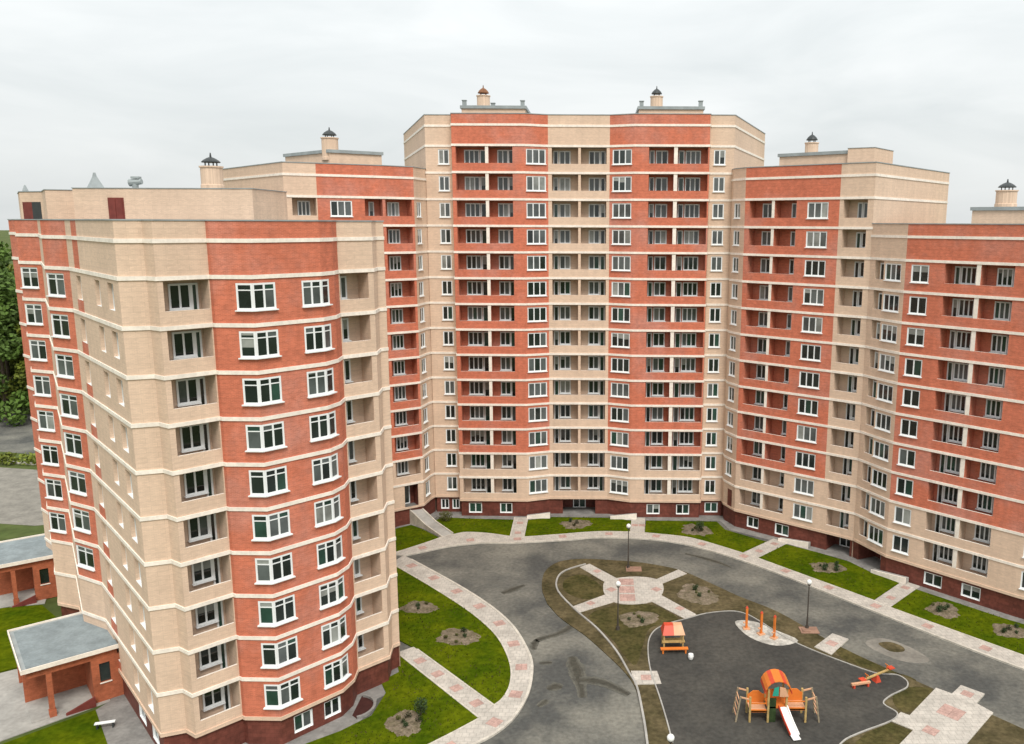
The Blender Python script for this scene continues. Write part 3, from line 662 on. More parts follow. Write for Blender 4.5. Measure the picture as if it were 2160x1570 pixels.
bk_lo = smooth([(-20.6, 85.3), (-18.6, 86.6), (-16.3, 88.0), (-14.0, 88.85), (-12.1, 89.2), (-9.1, 89.2), (-3.0, 90.2), (0.2, 90.95), (5.6, 90.6), (9.7, 89.2), (13.4, 86.6), (16.8, 83.4), (20.3, 79.5), (25.8, 72.9), (30.6, 67.2), (34.7, 62.6), (43, 54)])
bk_up = smooth([(-22.8, 85.8), (-21.6, 86.2), (-18.6, 89.3), (-17.2, 91.0), (-16.1, 91.6), (-14.9, 92.2), (-12.4, 91.9), (-9.7, 91.0), (-8.1, 90.85), (-4.0, 91.7), (0.2, 92.6), (4.0, 92.55), (5.7, 92.3), (9.9, 91.2), (12.2, 89.8), (16.0, 86.4), (17.4, 85.0), (21.0, 81.0), (26.5, 74.9), (27.6, 73.4), (35.7, 64.6), (44.2, 55.6)])
sheet('pavement', bk_lo+bk_up[::-1], -0.1, 0.122, 'paving', 'kerb')
strip('kerb', bk_lo, 0.22, -0.05, 0.15, 'kerb', 0.9)
strip('kerb', bk_up, 0.14, -0.05, 0.14, 'kerb', 0.5)
lawns = [
 [(-21.6, 86.2), (-18.6, 89.3), (-17.7, 90.5), (-20.2, 93.2), (-21.8, 94.6), (-24.2, 92.6), (-30, 89.5), (-30, 84), (-24, 83)],
 [(-16.1, 91.6), (-14.9, 92.2), (-12.4, 91.9), (-9.75, 91.0), (-9.8, 96.5), (-14.7, 96.8), (-18.6, 97.2), (-19.3, 96.0), (-18.5, 94.1)],
 [(-8.1, 90.9), (-4.0, 91.7), (0.2, 92.6), (4.05, 92.55), (4.4, 96.3), (2.2, 97.3), (-5.2, 97.5), (-8.2, 96.4)],
 [(5.7, 92.3), (9.9, 91.2), (12.2, 89.8), (16.0, 86.4), (19.5, 89.6), (15.2, 93.5), (14.6, 96.2), (12.2, 96.3), (6.1, 96.4)],
 [(17.4, 85.0), (21.0, 81.0), (26.5, 74.9), (30.4, 78.9), (28.4, 81.5), (27.0, 84.2), (24.4, 86.6), (21.2, 89.2)],
 [(27.6, 73.4), (35.7, 64.6), (44.2, 55.6), (47.5, 60), (39.2, 69.6), (37.2, 71.4), (31.5, 77.5)],
]
for p in lawns: sheet('lawn', p, -0.1, 0.10, 'lawn')
paths = [[(-9.8, 97.3), (-9.7, 90.9), (-8.15, 90.8), (-8.2, 97.3)], [(4.4, 97.2), (6.05, 97.2), (5.7, 92.2), (4.0, 92.4)],
         [(16.0, 86.4), (17.4, 85.0), (21.6, 89.3), (20.2, 90.6)], [(26.5, 74.8), (27.6, 73.4), (32.1, 78.0), (30.9, 79.3)]]
for p in paths:
    sheet('footpath', p, -0.1, 0.116, 'paving', 'kerb')
for p in paths:
    strip('kerb', [p[0], p[1]], 0.13, -0.05, 0.138, 'kerb'); strip('kerb', [p[3], p[2]], 0.13, -0.05, 0.138, 'kerb')
# concrete apron at the foot of the buildings
sheet('apron', [(-23.6, 92.6), (-20.0, 95.6), (-19.3, 97.6), (-16.4, 96.9), (-8.2, 96.7), (-5.4, 97.7), (1.5, 97.7), (4.3, 96.7), (12.9, 96.5), (15.0, 96.6), (15.7, 93.6), (24.2, 86.9), (26.8, 84.7), (28.7, 80.3), (39.4, 69.0), (48, 60.4), (52, 64), (30, 92), (0, 105), (-22, 104)], -0.1, 0.06, 'apron')

# planted island in the middle of the court
isl = smooth([(-5.1, 76.5), (-5.3, 78.7), (-5.1, 81.6), (-3.8, 83.9), (-1.3, 84.7), (2.2, 84.3), (4.8, 83.8), (8.6, 82.0), (11.6, 78.6), (13.9, 75.7), (16.9, 72.5), (19.9, 67.5), (22.0, 64.5), (26.0, 59.8), (30.6, 54.3)], 4)
isl += [(36, 47.5), (36, 42), (3.8, 42)]+smooth([(3.6, 52.5), (3.5, 56.5), (3.1, 59.7), (2.4, 61.8), (1.2, 64.2), (-0.7, 67.6), (-2.4, 70.0), (-3.4, 71.6), (-4.5, 74.0)], 4)
sheet('island', isl, -0.1, 0.07, 'soil')
kin = smooth([(-1.0, 83.2), (-3.0, 81.6), (-3.8, 79.6), (-3.6, 76.6), (-1.8, 72.6), (0.2, 69.0), (1.8, 65.1), (2.7, 61.8), (3.25, 59.7), (3.5, 56.5), (3.65, 52.5), (3.7, 44)], 4)
strip('kerb', kin, 0.16, -0.05, 0.17, 'concrete')
pz = smooth([(1.0, 78.9), (2.2, 79.7), (4.2, 80.1), (6.2, 79.5), (6.75, 77.9), (6.4, 75.8), (5.4, 74.4), (3.6, 73.8), (1.9, 74.2), (1.0, 75.8), (0.8, 77.3)], 3, True)
sheet('plaza', pz, 0.0, 0.118, 'paving', 'kerb')
for p in ([(-1.6, 82.4), (-0.6, 83.3), (2.3, 79.5), (1.1, 78.6)], [(6.1, 79.4), (8.6, 81.9), (9.4, 80.9), (6.6, 78.4)], [(1.0, 75.9), (1.8, 74.3), (-1.4, 72.1), (-2.2, 73.2)], [(5.3, 74.5), (6.4, 75.8), (9.3, 71.8), (8.2, 70.9)]):
    sheet('footpath', p, 0.0, 0.112, 'paving', 'kerb')
pg = smooth([(5.4, 52.5), (5.2, 55.3), (4.9, 58.4), (4.5, 61.8), (4.45, 64.8), (4.7, 67.2), (5.4, 68.9), (6.6, 70.0), (8.4, 71.0), (10.2, 72.0), (12.5, 72.5), (13.8, 72.0), (14.8, 70.6), (16.3, 67.9), (17.9, 65.8), (20.4, 63.4), (22.5, 61.7), (24.0, 61.5), (24.5, 60.6), (24.2, 59.7), (23.4, 59.1), (22.4, 58.4), (21.6, 57.4), (22.2, 56.2), (21.4, 55.2), (18.8, 53.8), (17.2, 52.7), (16.3, 51.0), (15.5, 46)], 4)
sheet('playground', [(5.6, 46)]+pg, 0.0, 0.10, 'play_asphalt')
strip('kerb', pg, 0.10, 0.0, 0.15, 'concrete')
sheet('footpath', [(2.9, 61.9), (5.0, 61.9), (5.2, 60.0), (3.1, 59.9)], 0.0, 0.125, 'paving', 'kerb')
sheet('footpath', [(18.6, 65.9), (20.8, 68.3), (21.9, 67.3), (19.7, 64.6)], 0.0, 0.125, 'paving', 'kerb')
sheet('plaza', [(21.4, 55.2), (22.5, 56.3), (23.0, 55.9), (26.4, 59.6), (27.3, 58.8), (28.5, 60.0), (29.8, 58.8), (28.6, 57.5), (29.3, 56.3), (25.2, 52.0), (22.0, 48.6), (19.6, 50.9), (22.6, 54.1)], 0.0, 0.13, 'paving', 'kerb')
sheet('sand_patch', smooth([(12.6, 70.4), (14.3, 70.5), (15.8, 69.0), (17.5, 67.0), (15.4, 66.1), (13.4, 67.6)], 4, True), 0.05, 0.106, 'sand')
sheet('lawn', [(21.3, 55.0), (22.5, 54.0), (19.8, 51.2), (18.0, 52.6), (19.2, 53.8)], 0.0, 0.082, 'lawn_worn')
sheet('lawn', smooth([(23.0, 59.0), (24.8, 59.8), (26.0, 59.2), (23.2, 56.4), (22.4, 57.2)], 3, True), 0.0, 0.079, 'lawn_worn')
sheet('lawn', smooth([(-1.2, 75.0), (0.6, 75.6), (0.6, 77.8), (-1.2, 80.6), (-3.0, 79.4), (-3.0, 76.8)], 3, True), 0.0, 0.083, 'lawn_worn')
sheet('lawn', smooth([(-0.6, 71.4), (2.0, 73.6), (5.2, 73.8), (7.6, 70.8), (5.0, 69.4), (4.2, 66.6), (3.4, 63.0), (2.6, 64.0), (1.4, 67.4)], 3, True), 0.0, 0.086, 'lawn_worn')
sheet('lawn', smooth([(20.6, 66.2), (22.6, 63.6), (25.2, 60.8), (24.6, 61.6), (22.2, 62.4), (20.4, 64.2)], 3, True), 0.0, 0.081, 'lawn_worn')
# pale patch with a soil oval in the road, wet streaks
sheet('dust_patch', smooth([(23.2, 66.8), (25.0, 67.7), (26.9, 66.0), (27.6, 63.9), (25.8, 63.6), (24.2, 64.8)], 4, True), -0.02, 0.005, 'dusty_asphalt')
sheet('soil_patch', smooth([(24.3, 66.7), (25.4, 67.0), (26.2, 66.2), (26.0, 65.4), (24.9, 65.4)], 4, True), -0.02, 0.012, 'soil')
RS = random.Random(3)
def blotch(pts, z=0.006, m='wet_asphalt', jit=0.18):
    q = smooth(pts, 6, True); q = [(x+RS.uniform(-jit, jit), y+RS.uniform(-jit, jit)) for x, y in q]
    sheet('stain', q, -0.02, z, m)
def px_free(): pass
for k_, c_ in enumerate(((0.115, 0.110, 0.090), (0.088, 0.083, 0.066), (0.062, 0.058, 0.044))):
    mat('damp_asphalt_%d' % k_, c_, rough=0.75, var=0.12, scale=1.0, fine=0.2, fscale=3.5, bump=0.2, bscale=12, coord='World')
def streak(line, ws, z=0.004, jit=0.12):
    P = smooth(line, 8); m_ = len(P)
    for lay, (k, add) in enumerate(((1.5, 0.28), (1.15, 0.12), (0.8, 0.0))):
        L_ = []; R_ = []
        for i, p in enumerate(P):
            q = P[min(i+1, m_-1)]; o = P[max(i-1, 0)]; dx, dy = q[0]-o[0], q[1]-o[1]; l = hypot(dx, dy)
            f = i/(m_-1)*(len(ws)-1); kk = min(int(f), len(ws)-2); w = ws[kk]+(ws[kk+1]-ws[kk])*(f-kk)
            w1, w2 = w/2*k+add*0.5+RS.uniform(-jit, jit)*w, w/2*k+add*0.5+RS.uniform(-jit, jit)*w
            L_.append((p[0]-dy/l*w1, p[1]+dx/l*w1)); R_.append((p[0]+dy/l*w2, p[1]-dx/l*w2))
        sheet('stain', L_+R_[::-1], -0.02, z+0.004*lay, 'damp_asphalt_%d' % lay)
streak([(-5.4, 66.4), (-4.6, 67.3), (-3.2, 68.2), (-2.0, 69.6), (-1.0, 70.6)], [0.1, 0.3, 0.25, 0.5, 0.9])
streak([(-5.0, 65.4), (-5.2, 66.0), (-4.9, 67.2)], [0.05, 0.3, 0.1])
streak([(-1.9, 64.3), (-1.6, 62.8), (-1.25, 61.0), (-1.05, 59.6), (-0.9, 58.2)], [0.3, 0.75, 0.7, 0.35, 0.3])
streak([(-1.2, 60.6), (-0.2, 60.6), (0.8, 60.2), (1.8, 59.4), (2.6, 58.6)], [0.5, 0.6, 0.5, 0.4, 0.2], z=0.0165)
streak([(-3.6, 59.3), (-3.0, 59.7), (-2.5, 59.6)], [0.2, 0.7, 0.2])
streak([(-9.0, 76.3), (-8.0, 77.2), (-7.0, 78.2)], [0.25, 0.5, 0.1])
streak([(-4.5, 63.2), (-3.8, 63.3), (-3.5, 63.3)], [0.1, 0.25, 0.1])
streak([(-4.2, 57.0), (-3.8, 57.5), (-3.6, 57.9)], [0.1, 0.3, 0.1])
streak([(9.8, 86.4), (12.4, 84.6), (14.2, 82.8)], [0.05, 0.35, 0.05])
# pink inset squares in the paving
pv = MB(); pv.box((-0.5, -0.5, 0), (0.5, 0.5, 0.004)); pvm = pv.mesh('paver', ['pink_paver'])
pave_root = [o for o in bpy.data.objects if o.name.startswith('pavement')]
def paver(x, y, rz, s=1.0, z=0.124, parent=None):
    o = link('paver', pvm, parent, (x, y, z), rz); o.scale = (s, s, 1); return o
def along(line, step, start, off, s, parent, z=0.1225):
    acc = -start
    for i in range(len(line)-1):
        a, b = line[i], line[i+1]; l = hypot(b[0]-a[0], b[1]-a[1]); d = ((b[0]-a[0])/l, (b[1]-a[1])/l)
        while acc+step <= l+1e-6 or acc < 0 <= acc+l:
            nx = acc+step if acc >= 0 else acc
            break
        t = (-acc) % step if acc < 0 else 0
        pos = step-acc if acc >= 0 else -acc
        while pos <= l:
            paver(a[0]+d[0]*pos+d[1]*off, a[1]+d[1]*pos-d[0]*off, atan2(d[1], d[0])+pi/4*0, s, z, parent)
            acc = pos-step; pos += step
            last = pos
        acc = (acc if False else (l-(pos-step)))
along(sw_out, 4.2, 1.5, 0.95, 0.95, pave_root[0])
for i in range(4):
    t = 0.16+i*0.24
    paver(-15.5+t*7.6, 64.7-t*8.5, radians(-48), 0.85, 0.1185, [o for o in bpy.data.objects if o.name == 'footpath'][0])
along(bk_lo, 5.2, 2.5, -0.95, 0.85, pave_root[1], 0.125)
fp = [o for o in bpy.data.objects if o.name.startswith('footpath')]
for k, (p, n) in enumerate(zip(paths, (2, 2, 2, 2))):
    for i in range(n):
        t = (i+0.6)/n
        c0 = Vector(((p[0][0]+p[3][0])/2, (p[0][1]+p[3][1])/2)); c1 = Vector(((p[1][0]+p[2][0])/2, (p[1][1]+p[2][1])/2)); c = c0.lerp(c1, t)
        if k == 2: c0 = Vector(((p[0][0]+p[1][0])/2, (p[0][1]+p[1][1])/2)); c1 = Vector(((p[2][0]+p[3][0])/2, (p[2][1]+p[3][1])/2)); c = c0.lerp(c1, t)
        if k == 3: c0 = Vector(((p[0][0]+p[1][0])/2, (p[0][1]+p[1][1])/2)); c1 = Vector(((p[2][0]+p[3][0])/2, (p[2][1]+p[3][1])/2)); c = c0.lerp(c1, t)
        d = c1-c0
        paver(c.x, c.y, atan2(d.y, d.x), 0.75, 0.1195, fp[1+k])
plz = [o for o in bpy.data.objects if o.name.startswith('plaza')]
for (x, y) in ((3.1, 78.8), (3.1, 77.0), (3.1, 75.2)): paver(x, y, 0, 1.5, 0.1215, plz[0])
for (x, y) in ((1.6, 77.0), (6.0, 77.1)): paver(x, y, pi/4, 0.8, 0.1215, plz[0])
for (x, y, f_) in ((0.2, 81.4, 5), (-0.4, 74.0, 7), (7.9, 73.0, 8)): paver(x, y, pi/4, 0.7, 0.1155, fp[f_])
paver(26.2, 56.3, pi/4, 1.6, 0.1335, plz[1]); paver(23.8, 54.0, pi/4, 0.95, 0.1335, plz[1]); paver(28.45, 58.75, pi/4, 0.8, 0.1335, plz[1])
paver(20.25, 66.5, pi/4, 0.85, 0.1285, fp[-1]); paver(4.05, 60.9, 0, 0.8, 0.1285, fp[-2])

# raised walk up to the door of the left block
st = thing('entrance_ramp', 'long sloping concrete walkway rising to the maroon door of the half hidden block', 'ramp', (-19.6, 93.6, 0))
mb = MB(); a = Vector((-16.9, 91.2, 0)); b = Vector((-19.3, 93.9, 0)); c = Vector((-21.9, 96.0, 0)); n_ = Vector((0.66, 0.75, 0))*0.72
def ramp_piece(mb, p, q, z0, z1, nn, th=0.25):
    P = [p-nn, p+nn, q+nn, q-nn]
    mb.hexa([(P[0].x,P[0].y,-0.05),(P[1].x,P[1].y,-0.05),(P[2].x,P[2].y,-0.05),(P[3].x,P[3].y,-0.05),(P[0].x,P[0].y,z0),(P[1].x,P[1].y,z0),(P[2].x,P[2].y,z1),(P[3].x,P[3].y,z1)])
ramp_piece(mb, a, b, 0.13, 0.5, n_); ramp_piece(mb, b, c, 0.5, 1.95, n_)
wpart('walkway', mb, ['concrete'], st)
for sgn in (-1, 1):
    mb = MB(); off = n_*1.06*sgn
    for (p, q, z0, z1) in ((b, c, 0.5, 1.95), (a, b, 0.13, 0.5)):
        p1_, q1_ = p+off, q+off
        mb.hexa([(p1_.x-0.05,p1_.y-0.05,-0.05),(p1_.x+0.05,p1_.y+0.05,-0.05),(q1_.x+0.05,q1_.y+0.05,-0.05),(q1_.x-0.05,q1_.y-0.05,-0.05),
                 (p1_.x-0.05,p1_.y-0.05,z0+0.1),(p1_.x+0.05,p1_.y+0.05,z0+0.1),(q1_.x+0.05,q1_.y+0.05,z1+0.1),(q1_.x-0.05,q1_.y-0.05,z1+0.1)])
    wpart('side_kerb', mb, ['kerb'], st)
# low white ramps beside the entrances
for (x, y, ang, L_, lab) in ((-6.9, 97.35, 0.02, 2.8, 'low white ramp wall left of the middle entrance'), (3.4, 97.2, -0.02, 3.2, 'low white ramp wall right of the middle entrance'),
                             (22.3, 89.2, -0.68, 3.6, 'low white ramp wall at the end of the path to the right twelve storey block'), (29.9, 80.2, -0.86, 3.8, 'low white ramp wall at the entrance between the two right blocks')):
    t = thing('ramp_wall', lab, 'ramp', (x, y, 0.06), ang, 'white ramps beside the entrances')
    mb = MB(); mb.hexa([(-L_/2,-0.28,0),(L_/2,-0.28,0),(L_/2,0.28,0),(-L_/2,0.28,0),(-L_/2,-0.28,0.28),(L_/2,-0.28,0.62),(L_/2,0.28,0.62),(-L_/2,0.28,0.28)])
    obj('slope', mb, ['concrete'], t)
    mb = MB(); mb.hexa([(-L_/2,-0.42,-0.02),(L_/2,-0.42,-0.02),(L_/2,-0.285,-0.02),(-L_/2,-0.285,-0.02),(-L_/2,-0.42,0.36),(L_/2,-0.42,0.72),(L_/2,-0.285,0.72),(-L_/2,-0.285,0.36)])
    obj('coping', mb, ['cream_trim'], t)
# curved light well beside the rounded bay
t = thing('light_well', 'curved maroon light well at the foot of the rounded red bay', 'light well', (-16.4, 57.0, 0.06))
cen_ = Vector((-17.6, 56.6)); arc = [(cen_.x+1.35*cos(u)-t.location.x, cen_.y+1.5*sin(u)-t.location.y) for u in [radians(-70+14*k) for k in range(12)]]
a_ = offset(arc, 0.1); b_ = offset(arc, -0.1); mb = MB()
for i in range(len(arc)-1):
    A, B, C, D = a_[i], a_[i+1], b_[i+1], b_[i]
    mb.hexa([(*A,-0.02),(*B,-0.02),(*C,-0.02),(*D,-0.02),(*A,0.2),(*B,0.2),(*C,0.2),(*D,0.2)])
obj('rim', mb, ['apron'], t)
mb = MB(); mb.poly([(-1.2, 57.0-57-1.4)]+arc+[(-1.2, 1.2)], 0.02); obj('pit_floor', mb, ['pit_shade_tile'], t)

# ------------------------------------------------------------------ far left: driveway, porches, street
sheet('driveway', [(-60, 47), (-41.5, 51.9), (-38.6, 54.9), (-36.2, 57.4), (-38.2, 60.6), (-42.5, 63.8), (-46.4, 61.8), (-60, 52)], -0.2, 0.03, 'concrete')
sheet('lawn', [(-41.0, 51.6), (-36.6, 56.2), (-33.6, 52.4), (-30.6, 48.4), (-38, 46)], -0.1, 0.08, 'lawn')
sheet('lawn', [(-46.6, 61.9), (-42.8, 64.9), (-44.8, 67.4), (-51.6, 73.2), (-55.4, 72.4), (-68, 60), (-60, 53)], -0.1, 0.08, 'lawn')
sheet('apron', [(-36.6, 56.2), (-36.2, 57.4), (-37.6, 60.6), (-28.4, 50.2), (-27.6, 47.0), (-30.4, 47.6), (-33.6, 52.4)], -0.1, 0.05, 'apron')
sheet('driveway', [(-69, 61), (-55.5, 72.6), (-51.6, 73.6), (-54, 78.4), (-60, 79), (-78, 66)], -0.2, 0.034, 'concrete')
sheet('street', [(-260, 122), (-66, 94), (-60, 96), (-62, 113), (-260, 150)], -0.2, 0.0, 'dusty_asphalt')
sheet('street', [(-300, 176), (-84, 124), (-60, 130), (-60, 141), (-300, 196)], -0.2, 0.004, 'asphalt')
sheet('kerb', [(-300, 160), (-70, 116.5), (-70, 117.2), (-300, 161)], -0.1, 0.14, 'kerb')

def porch(c, far_w, ang, L_, lab):
    """local x runs along the front from the outer corner to the house, y goes back; origin at the outer front corner"""
    t = thing('entrance_porch', lab, 'porch', (c[0], c[1], 0.03), ang, 'brick entrance porches on the street side')
    Wd = far_w; H = 3.95; bm = 0.55
    mb = MB(); mb.box((-0.25, -0.25, H), (L_+0.1, Wd+0.25, H+0.2)); r = obj('roof', mb, ['roof_metal'], t)
    mb = MB(); mb.box((0.05, 0.05, H+0.205), (L_+0.05, Wd-0.05, H+0.225)); obj('roof_felt', mb, ['roof_felt'], r)
    mb = MB()
    mb.box((-0.32, -0.32, H+0.02), (L_+0.1, -0.252, H+0.34)); mb.box((-0.32, Wd+0.252, H+0.02), (L_+0.1, Wd+0.32, H+0.34)); mb.box((-0.32, -0.25, H+0.02), (-0.252, Wd+0.25, H+0.34))
    obj('fascia', mb, ['cream_trim'], r)
    mb = MB(); mb.box((0, 0.0, H-bm), (L_, 0.3, H)); mb.box((0, 0.3, H-bm), (0.3, Wd-0.3, H)); mb.box((0, Wd-0.3, 0), (L_, Wd, H))
    obj('beam', mb, ['porch_brick'], t)
    mb = MB(); mb.box((0.0, 3.3, 0), (L_-1.6, 3.6, H-bm-0.002)); obj('wall', mb, ['porch_brick'], t)
    mb = MB(); bw = 1.75; x0 = L_-bw
    mb.box((x0, 0, 0), (x0+0.5, 0.32, H-bm)); mb.box((x0+1.2, 0, 0), (L_+0.8, 0.32, H-bm)); mb.box((x0+0.5, 0, 0), (x0+1.2, 0.32, 1.5)); mb.box((x0+0.5, 0, 3.0), (x0+1.2, 0.32, H-bm)); mb.box((x0, 0.32, 0), (x0+0.3, Wd-0.3, H-0.001))
    obj('wall', mb, ['porch_brick'], t)
    mb = MB(); mb.box((x0+0.5, 0.15, 1.5), (x0+1.2, 0.19, 3.0)); w = obj('window', mb, ['glass_dark'], t)
    mb = MB(); mb.box((x0+0.45, -0.08, 1.43), (x0+1.25, 0.1, 1.498)); obj('sill', mb, ['cream_trim'], w)
    mb = MB(); mb.box((1.15, 0.02, 0), (1.5, 0.36, H-bm)); mb.box((1.1, -0.03, 0), (1.55, 0.41, 0.5)); obj('pillar', mb, ['porch_brick'], t)
    mb = MB(); mb.box((0.0, 0.0, 0.0), (L_-bw, 3.3, 0.06)); obj('floor_slab', mb, ['concrete'], t)
    mb = MB(); mb.hexa([(x0-1.9, -0.5, 0), (x0, -0.5, 0), (x0, -0.3, 0), (x0-1.9, -0.3, 0), (x0-1.9, -0.5, 0.12), (x0, -0.5, 0.75), (x0, -0.3, 0.75), (x0-1.9, -0.3, 0.12)]); obj('ramp_side', mb, ['maroon_paint'], t)
    return t
porch((-40.15, 54.5), 7.2, atan2(3.8, 4.5), 5.7, 'nearer brick entrance porch with a grey flat roof, at the bottom left')
porch((-55.0, 72.4), 6.4, atan2(2.8, 3.8), 4.6, 'farther brick entrance porch with a grey flat roof, cut by the left edge')
t = thing('garden_bench', 'thin white bench standing on the apron beside the nearest porch', 'bench', (-34.6, 54.0, 0.05), 0.3)
mb = MB(); mb.box((-0.65, -0.15, 0.4), (0.65, 0.15, 0.45)); obj('seat', mb, ['pvc_white'], t)
for x in (-0.5, 0.5):
    mb = MB(); mb.box((x-0.05, -0.12, 0), (x+0.05, 0.16, 0.4)); obj('leg', mb, ['dark_metal'], t)

# ------------------------------------------------------------------ plants
def leaf_cloud(mb, rnd, c, rx, rz, n, size, m=0, shell=0.45):
    for _ in range(n):
        while True:
            v = Vector((rnd.uniform(-1, 1), rnd.uniform(-1, 1), rnd.uniform(-1, 1)))
            if shell < v.length < 1: break
        p = Vector((c[0]+v.x*rx, c[1]+v.y*rx, c[2]+v.z*rz))
        a = Vector((rnd.gauss(0, 1), rnd.gauss(0, 1), rnd.gauss(0, 1))).normalized(); b = a.orthogonal().normalized()
        s = size*rnd.uniform(0.6, 1.3)
        mb.face([p-a*s, p+b*s*0.6, p+a*s, p-b*s*0.6], m)
def make_tree(seed, h, crown_r, leaf):
    rnd = random.Random(seed)
    tm = MB(); tm.tube((0, 0, -0.2), (0.2, 0.1, h*0.35), 0.42, 0.28, 8, cap=False); tm.tube((0.2, 0.1, h*0.35), (0.0, 0.3, h*0.8), 0.28, 0.08, 8, cap=False)
    ends = []
    for k in range(11):
        z = h*(0.03+0.07*k); t = k*2.4+rnd.uniform(-0.4, 0.4); l = crown_r*rnd.uniform(0.55, 0.95)*(1.0 if k < 7 else 0.6)
        e = (cos(t)*l, sin(t)*l, z+h*0.12); tm.tube((0.1, 0.1, z), e, 0.14, 0.04, 6, cap=False); ends.append(e)
    cm = MB()
    for e in ends+[(0, 0.2, h*0.9), (0.5, -0.4, h*0.78)]:
        for k in range(3):
            c = (e[0]+rnd.gauss(0, crown_r*0.2), e[1]+rnd.gauss(0, crown_r*0.2), e[2]+rnd.gauss(0, h*0.05))
            leaf_cloud(cm, rnd, c, crown_r*rnd.uniform(0.25, 0.42), h*rnd.uniform(0.06, 0.11), 190, 0.42, 0, 0.3)
    return tm.mesh('trunk', ['bark']), cm.mesh('crown', [leaf])
TR = [make_tree(1, 27, 6.5, 'leaf_dark'), make_tree(2, 26, 6.0, 'leaf_light'), make_tree(3, 24, 6.0, 'leaf_dark')]
tree_spots = [(-105.5, 146.5, 0, 1.05, 'tall dark green tree at the left edge, nearest the far street'), (-99.5, 148.5, 1, 0.86, 'pale green tree beyond the far street, next to the nearest block'),
              (-109.5, 154.0, 0, 1.12, 'tall dark tree rising behind the tree at the left edge'), (-101.0, 157.0, 2, 1.08, 'dark tree behind the pale green tree beyond the street'),
              (-94.0, 153.0, 2, 0.95, 'dark tree mostly hidden by the far corner of the nearest block'), (-116, 162, 1, 1.1, 'pale tree farthest back at the left edge')]
for i, (x, y, k, s, lab) in enumerate(tree_spots):
    t = thing('tree', lab, 'tree', (x, y, -0.03), i*1.3, 'trees beyond the far street'); t.scale = (s, s, s)
    link('trunk', TR[k][0], t); link('crown', TR[k][1], t)
rnd = random.Random(5)
mb = MB()
for k in range(26):
    leaf_cloud(mb, rnd, (-100+k*1.6+rnd.uniform(-0.6, 0.6), 121.5-k*0.25+rnd.uniform(-0.5, 0.5), 0.9), 1.2, 1.0, 120, 0.22, 0, 0.2)
tag(obj('hedge', mb, ['leaf_light']), 'rough low hedge between the two streets at the left edge', 'hedge')

def make_shrub(seed, r, h, leaf, n=150):
    rnd = random.Random(seed); mb = MB()
    for k in range(5):
        a = k*1.3+rnd.random(); leaf_cloud(mb, rnd, (cos(a)*r*0.4, sin(a)*r*0.4, h*rnd.uniform(0.4, 0.7)), r*0.6, h*0.4, n//5, 0.07, 0, 0.1)
    sm = MB()
    for k in range(4):
        a = k*1.6; sm.tube((0, 0, -0.05), (cos(a)*r*0.5, sin(a)*r*0.5, h*0.6), 0.02, 0.01, 5, cap=False)
    return mb.mesh('foliage', [leaf]), sm.mesh('stem', ['bark'])
SH = [make_shrub(1, 0.34, 0.55, 'shrub_leaf'), make_shrub(2, 0.28, 0.42, 'shrub_olive'), make_shrub(3, 0.38, 0.75, 'shrub_leaf', 240)]
beds = [
 ((-16.4, 73.0), 1.7, 'soil bed by the upper corner of the near lawn', 3), ((-11.9, 67.4), 2.1, 'wide soil bed in the middle of the near lawn', 5), ((-13.6, 54.7), 1.75, 'soil bed on the lawn below the diagonal path', 5),
 ((-2.3, 95.0), 1.9, 'soil bed on the lawn before the middle entrance', 3), ((11.8, 93.4), 2.0, 'soil bed on the lawn in the right inner corner', 4), ((24.2, 82.6), 2.0, 'soil bed on the lawn before the right twelve storey block', 5),
 ((32.4, 72.9), 1.7, 'soil bed on the lawn before the right ten storey block', 4), ((36.6, 68.9), 1.7, 'soil bed on the lawn cut by the right edge', 4), ((9.9, 76.2), 2.1, 'pale soil bed right of the round plaza', 4), ((3.9, 70.9), 1.9, 'pale soil bed below the round plaza', 4)]
for bi, ((x, y), r, lab, ns) in enumerate(beds):
    rnd = random.Random(40+bi); t = thing('flower_bed', 'irregular '+lab, 'flower bed', (x, y, 0.09), 0, 'round soil beds')
    n = 34; ph_ = rnd.uniform(0, 6); rx_ = rnd.uniform(0.85, 1.15); ry_ = rnd.uniform(0.85, 1.15)
    ring = [(cos(2*pi*k/n)*r*rx_*(1+0.15*sin(3*2*pi*k/n+ph_)+rnd.uniform(-0.11, 0.11)), sin(2*pi*k/n)*r*ry_*(1+0.15*sin(2*2*pi*k/n+ph_)+rnd.uniform(-0.11, 0.11))) for k in range(n)]
    mb = MB()
    def hz(f): return 0.012+0.07*(1-f*f)+rnd.uniform(-0.025, 0.025)*(f < 0.99)
    fr = [1.0, 0.8, 0.55, 0.3]
    R_ = [[(px*f, py*f, (-0.02 if f == 1.0 else hz(f))) for px, py in ring] for f in fr]
    for i in range(3):
        for k in range(n):
            j = (k+1) % n; mb.face([R_[i][k], R_[i][j], R_[i+1][j], R_[i+1][k]])
    for k in range(n): mb.face([R_[3][k], R_[3][(k+1) % n], (0, 0, 0.09)])
    obj('soil_mound', mb, ['mulch'], t)
    for k in range(ns):
        a = ph_+k*2*pi/ns; rr = r*rnd.uniform(0.3, 0.65) if k else 0.1
        sx, sy = x+cos(a)*rr, y+sin(a)*rr; kk = rnd.choice([0, 1, 2, 0])
        s = thing('shrub', 'small shrub growing in the '+lab, 'shrub', (sx, sy, 0.15), rnd.uniform(0, 6), 'shrubs in the '+lab); s.scale = (1, 1, 1) if False else (rnd.uniform(0.5, 0.95),)*3
        link('foliage', SH[kk][0], s); link('stem', SH[kk][1], s)
b1 = make_shrub(9, 0.9, 1.3, 'shrub_olive', 700); b2 = make_shrub(10, 0.55, 1.5, 'shrub_leaf', 420)
